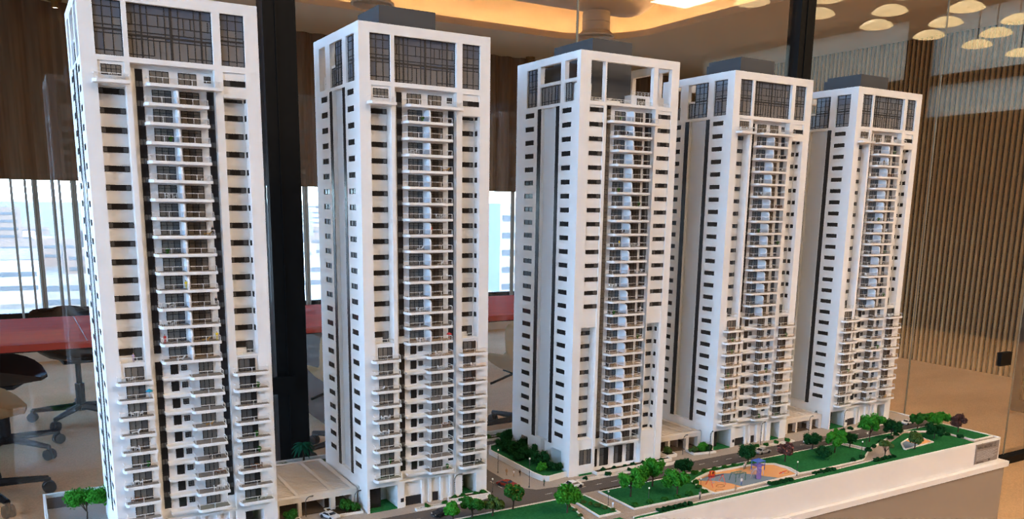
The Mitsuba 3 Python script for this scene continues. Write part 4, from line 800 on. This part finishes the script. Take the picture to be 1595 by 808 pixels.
# ---- balcony furniture and figures (things that stand on the balconies)
FW = mat('furniture_white', (0.78, 0.77, 0.74)); FD = mat('furniture_dark', (0.03, 0.025, 0.025)); FB = mat('furniture_brown', (0.22, 0.11, 0.06)); FO = mat('furniture_ochre', (0.5, 0.28, 0.08))
def chair_m(): return cat([bx(-.003, .003, -.003, .003, .0048, .0056), bx(-.003, .003, .0024, .003, .0056, .0112)] + [bx(a, a + .0007, b, b + .0007, 0, .0048) for a in (-.003, .0023) for b in (-.003, .0023)])
def table_m(): return cat([prism(Polygon([(0.0052 * math.cos(q), 0.0045 * math.sin(q)) for q in np.linspace(0, 2 * np.pi, 13)[:-1]]), .0084, .0092)] + [bx(a, a + .0008, b, b + .0008, 0, .0084) for a in (-.003, .0024) for b in (-.0026, .002)])
def lounger_m(): return cat([bx(-.009, .004, -.0028, .0028, .0032, .0042), (np.array([[.004, -.0028, .0034], [.009, -.0028, .0082], [.009, .0028, .0082], [.004, .0028, .0034], [.004, -.0028, .0044], [.0086, -.0028, .0090], [.0086, .0028, .0090], [.004, .0028, .0044]]), BF)] + [bx(a, a + .0008, b, b + .0008, 0, .0032) for a in (-.0085, .0025) for b in (-.0026, .0018)])
def pot_m(): return cat([lathe([(0, 0), (.0018, 0), (.0024, .0042), (0, .0042)], 10), leaves([(0, 0, .0085)], [.004], 60, .0022, 5)])
def parasol_m(): return cat([tube([[0, 0, 0], [0, 0, .0165]], .0004, 5), lathe([(0, .0185), (.0075, .0135), (.0075, .0131), (0, .0178)], 10)])
FM = {'patio_chair': chair_m, 'patio_table': table_m, 'sun_lounger': lounger_m, 'potted_plant': pot_m, 'parasol': parasol_m}
FC = {'patio_chair': 'chair', 'patio_table': 'table', 'sun_lounger': 'sun lounger', 'potted_plant': 'plant', 'parasol': 'parasol'}
TOWERN = ['leftmost tower', 'second tower', 'middle tower', 'fourth tower', 'rightmost tower']
COLN = {'L': 'left', 'C': 'centre', 'R': 'right'}
def furn(kind, ti, x, e, k, m, word, rz=0.0, side='C', pos=''):
    o = TW[ti]; key = put(kind, shared(('fu', kind), FM[kind], m), None, (o[0] + x, o[1] - e, o[2] + Fk(k) + 0.0005), rz)
    kn = {'patio_chair': 'patio chair', 'patio_table': 'round patio table', 'sun_lounger': 'sun lounger', 'potted_plant': 'potted plant', 'parasol': 'parasol'}[kind]
    tag(key, f'tiny {word} {pos}{kn} on the {ORD[25 - k]} floor {COLN[side]} balcony of the {TOWERN[ti]}', FC[kind], f'{word} {kn}s on the {ORD[25 - k]} floor {COLN[side]} balcony of the {TOWERN[ti]}')
SLOT = {'C': (0.112, 0.158, 0.176, 0.222), 'L': (0.022, 0.080), 'R': (0.256, 0.320)}
frn = random.Random(21)
def setg(ti, side, k, x, m, word):
    furn('patio_table', ti, x, 0.006, k, m, word, 0, side); furn('patio_chair', ti, x - .0085, 0.006, k, m, word, 1.5708, side, 'left '); furn('patio_chair', ti, x + .0085, 0.007, k, m, word, -1.5708, side, 'right ')
for ti in range(5):
    for k in range(0, 25):
        sides = ['C'] if (k < 16 or ti == 2) else ['L', 'C', 'R']
        if k == 0 and ti != 2: sides = ['L', 'C']
        for s_ in sides:
            q = frn.random()
            if s_ == 'C': x = frn.choice((0.125, 0.145, 0.198, 0.214)) if k < 16 or ti == 2 else frn.uniform(0.185, 0.213)
            else: x = frn.uniform(0.036, 0.068) if s_ == 'L' else frn.uniform(0.272, 0.305)
            if q < 0.22: setg(ti, s_, k, x, FW, 'white')
            elif q < 0.36: setg(ti, s_, k, x, FD if q < 0.30 else FB, 'dark' if q < 0.30 else 'brown')
            elif q < 0.46: furn('sun_lounger', ti, x, 0.006, k, FW if q < 0.42 else FO, 'white' if q < 0.42 else 'ochre', 0.2, s_)
            elif q < 0.62: furn('potted_plant', ti, x + 0.006, 0.008, k, GREEN['mid'], 'green', 0, s_)
furn('parasol', 1, 0.222, 0.005, 15, mat('parasol_red', (0.5, 0.05, 0.05)), 'red', 0, 'C'); furn('parasol', 0, 0.078, 0.006, 17, mat('parasol_teal', (0.03, 0.28, 0.42)), 'teal', 0, 'L')
def onb(ti, x, k, top, legs, lab, pose='stand', e=0.009): o = TW[ti]; person(o[0] + x, o[1] - e, o[2] + Fk(k) + 0.0005, math.pi, top, legs, pose, lab, 0.0112)
onb(0, 0.163, 11, YEL, YEL, 'tiny person in yellow beside the middle fin of a balcony of the leftmost tower'); onb(0, 0.2195, 14, YEL, (.6, .5, .1), 'tiny person in yellow at the right end of a balcony of the leftmost tower'); onb(0, 0.115, 14, RED, RED, 'tiny person in red at the left end of a balcony of the leftmost tower')
onb(0, 0.222, 8, BLK, BLK, 'tiny person in black at the right end of a balcony halfway up the leftmost tower'); onb(0, 0.2215, 12, BLK, (.1, .1, .1), 'tiny person in black one floor below the yellow figure on the leftmost tower'); onb(0, 0.054, 15, (.45, .35, .5), (.3, .2, .3), 'tiny person in lilac in the left recessed loggia of the leftmost tower', e=-0.008)
onb(1, 0.172, 8, RED, WHT, 'tiny person in red on a balcony halfway up the second tower'); onb(2, 0.178, 11, RED, BLK, 'tiny person in red by the fin of a balcony halfway up the middle tower'); onb(2, 0.168 + 0.012, 13, BLK, BLK, 'tiny person in black two floors below the red figure on the middle tower'); onb(2, 0.14, 9, YEL, WHT, 'tiny person in pale yellow on an upper balcony of the middle tower'); onb(2, 0.225, 14, WHT, WHT, 'tiny person in white at the right end of a balcony of the middle tower')
onb(3, 0.125, 4, WHT, WHT, 'tiny person in white on an upper balcony of the fourth tower'); onb(4, 0.15, 2, BLK, BLK, 'tiny person in black on an upper balcony of the rightmost tower')
o = TW[2]
dish = obj('satellite_dish', cat([lathe([(0, .001), (.004, .0018), (.0075, .0048), (.0078, .0052), (.004, .0024), (0, .0016)], 14, (o[0] + .135, o[1] + .05, 1.0385)), tube([[o[0] + .135, o[1] + .05, 1.036], [o[0] + .135, o[1] + .05, 1.0405]], .001, 6)]), FW); tag(dish, 'small white dish on the roof terrace of the middle tower', 'dish')

# ================================================================ MEETING ROOM FURNITURE
REDW = mat('table_top', proc(lambda p, n, uv: mi.Color3f(0.38, 0.048, 0.026) * (0.85 + 0.3 * fbm(p.x * 4.0, p.y * 30.0, 0.0))), 0.75, 0.15)
tb = thing('conference_table'); tag(tb, 'long reddish brown conference table in the meeting room behind the glass', 'table')
obj('top', prism(sbox(-1.6, 3.58, 4.6, 4.74).buffer(-0.05).buffer(0.05), -0.045, -0.008), REDW, tb)
obj('apron', bx(-1.4, 4.4, 4.14, 4.20, -0.14, -0.045), mat('apron', (0.05, 0.022, 0.015), 0.5), tb)
for x in (-1.0, 1.75, 4.0): obj('pedestal', bx(x, x + 0.12, 3.95, 4.4, ZF, -0.045), 'm_apron', tb)
for x in (0.3, 2.6): obj('seam', bx(x, x + 0.004, 3.59, 4.73, -0.0085, -0.0072), 'm_apron', tb)
ph = obj('phone', cat([bx(1.36, 1.52, 3.70, 3.80, -0.008, 0.02)]), BLACK); tag(ph, 'black device on the conference table left of the mullion', 'device')
def shell(w, d, hb, arms):
    """seat shell: grid over (u across, s from front edge over the seat up the back)"""
    nu, ns = 13, 18; v = []
    for j in range(ns):
        s = j / (ns - 1)
        if s < 0.5: t = s / 0.5; cy, cz = -d / 2 + d * t, 0.02 * (1 - t) ** 2 - 0.012 * math.sin(math.pi * t)
        else: t = (s - 0.5) / 0.5; cy, cz = d / 2 + 0.10 * t + 0.035 * math.sin(math.pi * t / 2), hb * t
        ww = w * (0.86 + 0.14 * math.sin(math.pi * min(1, s * 1.25))) * (1 if s < 0.8 else 1 - 0.6 * ((s - 0.8) / 0.2) ** 2) * (math.sqrt(max(0.06, 1 - (1 - s / 0.26) ** 2)) if s < 0.26 else 1)
        for i in range(nu):
            u = -1 + 2 * i / (nu - 1); lift = arms * abs(u) ** 3.5 * (1 - abs(2 * s - 1) ** 3) ; fwd = -0.14 * abs(u) ** 2.5 * (1 if s > 0.5 else 0) * min(1, (s - 0.5) * 4)
            v.append([u * ww / 2, cy + fwd, cz + lift])
    v = np.array(v); n = len(v); f = []
    for j in range(ns - 1):
        for i in range(nu - 1):
            a = j * nu + i; f += [[a, a + 1, a + nu + 1], [a, a + nu + 1, a + nu], [n + a, n + a + nu + 1, n + a + 1], [n + a, n + a + nu, n + a + nu + 1]]
    nv = v.copy(); nv[:, 2] -= 0.022; nv[ns // 2 * nu:, 1] += 0.022
    per = [i for i in range(nu)] + [j * nu + nu - 1 for j in range(1, ns)] + [(ns - 1) * nu + i for i in range(nu - 2, -1, -1)] + [j * nu for j in range(ns - 2, 0, -1)]
    for a, b in zip(per, per[1:] + per[:1]): f += [[a, n + a, n + b], [a, n + b, b]]
    return np.vstack([v, nv]), np.array(f)
TANL = mat('tan_leather', (0.36, 0.25, 0.13), 0.5, 0.3); DKL = mat('dark_leather', (0.03, 0.022, 0.018), 0.4, 0.4); CHB = mat('chair_metal', (0.007, 0.007, 0.007), 0.6, 0.12)
def office_chair(x, y, rz, m, lab, base_rot=0.0, hb=0.36):
    t = thing('office_chair'); tag(t, lab, 'chair'); zs = ZF + 0.46; L = (x, y, 0)
    obj('shell', xf(shell(0.56, 0.48, hb, 0.13), (x, y, zs), rz), m, t, smooth=50)
    obj('column', cat([tube([[x, y, ZF + 0.09], [x, y, ZF + 0.26]], 0.03, 14), tube([[x, y, ZF + 0.26], [x, y, zs - 0.03]], 0.018, 12), xf(bx(-.1, .1, -.1, .1, zs - 0.045, zs - 0.026), L, rz)]), CHB, t, smooth=35)
    obj('lever', xf(tube([[0.05, 0.0, zs - 0.04], [0.27, 0.04, zs - 0.09]], 0.008, 8), L, rz), CHB, t)
    obj('hub', tube([[x, y, ZF + 0.075], [x, y, ZF + 0.115]], 0.045, 14), CHB, t)
    for i in range(5):
        a = base_rot + i * 2 * math.pi / 5; c, s = math.cos(a), math.sin(a); e = (x + 0.31 * c, y + 0.31 * s)
        obj('leg', tube([[x + .03 * c, y + .03 * s, ZF + 0.10], [x + .2 * c, y + .2 * s, ZF + 0.088], [e[0], e[1], ZF + 0.078]], [0.024, 0.019, 0.015], 8), CHB, t)
        k = obj('caster', tube([[e[0] - .016 * s, e[1] + .016 * c, ZF + 0.032], [e[0] - .03 * s, e[1] + .03 * c, ZF + 0.032]], 0.032, 14), CHB, t)
        scene[k] = mikit.ply(cat([tube([[e[0] - q * s, e[1] + q * c, ZF + 0.032], [e[0] - (q + .016) * s, e[1] + (q + .016) * c, ZF + 0.032]], 0.032, 14) for q in (-.022, .006)] + [tube([[*e, ZF + .03], [*e, ZF + .08]], .011, 8)]), CHB)
office_chair(0.31, 4.86, 0.1, DKL, 'dark office chair tucked under the left end of the conference table', 0.35, 0.30)
office_chair(-0.14, 4.15, 1.25, DKL, 'black office chair at the left edge of the picture, half under the table', 0.45, 0.20)
office_chair(-0.26, 3.26, 1.45, TANL, 'tan office chair at the left edge, nearest the glass', 0.10, 0.30)
office_chair(1.70, 3.25, math.pi, TANL, 'tan office chair seen between the leftmost and second towers', 0.9, 0.34)
office_chair(2.86, 3.15, math.pi, TANL, 'tan office chair seen between the second and middle towers', 0.5, 0.34)

# ================================================================ THE CITY OUTSIDE
CITY = [mat('city_%d' % i, c) for i, c in enumerate([(0.34, 0.33, 0.31), (0.26, 0.25, 0.24), (0.42, 0.42, 0.41), (0.23, 0.19, 0.17)])]
struct('ground', bx(-15000, 15000, 60, 25000, -62, -60), mat('city_ground', proc(lambda p, n, uv: mix((0.15, 0.16, 0.15), (0.30, 0.29, 0.27), fbm(p.x * 0.02, p.y * 0.02, 0, 4)))), 'hazy city ground far below the office')
cr = random.Random(5)
def building(x, y, w, d, h, m, lab, grp=None, floors=0):
    t = thing('city_building'); tag(t, lab, 'building', grp)
    obj('walls', bx(x, x + w, y, y + d, -60, -60 + h), m, t)
    nf = max(2, int(h / 7))
    for i in range(1, nf): obj('window_band', bx(x + w * .08, x + w * .92, y - 0.35, y, -60 + h * i / nf, -60 + h * i / nf + 2.6), 'm_city_band', t)
mat('city_band', (0.12, 0.14, 0.16))
boxes = [(180, 330, 215, 352)]
for i in range(420):
    d = 230 * math.exp(cr.uniform(0, 2.5)); a = cr.choice((cr.uniform(-0.08, 0.12), cr.uniform(0.20, 0.36), cr.uniform(0.5, 0.66), cr.uniform(-0.5, 1.2), cr.uniform(-0.5, 1.2)))
    h = cr.uniform(8, 30) if d < 900 else cr.uniform(12, 58); w = cr.uniform(14, 40) * (1 + d / 1500); dp = cr.uniform(12, 30); q = (d * a, d, d * a + w, d + dp)
    if len(boxes) > 170 or any(q[0] < o[2] + 2 and q[2] > o[0] - 2 and q[1] < o[3] + 2 and q[3] > o[1] - 2 for o in boxes): continue
    boxes.append(q); building(q[0], d, w, dp, h, CITY[cr.randrange(4)], 'pale city building seen through the long window', 'city buildings in the distance')
building(0.58 * 330, 330, 14, 18, 62, CITY[2], 'tall white striped building outside, seen between the second and middle towers')
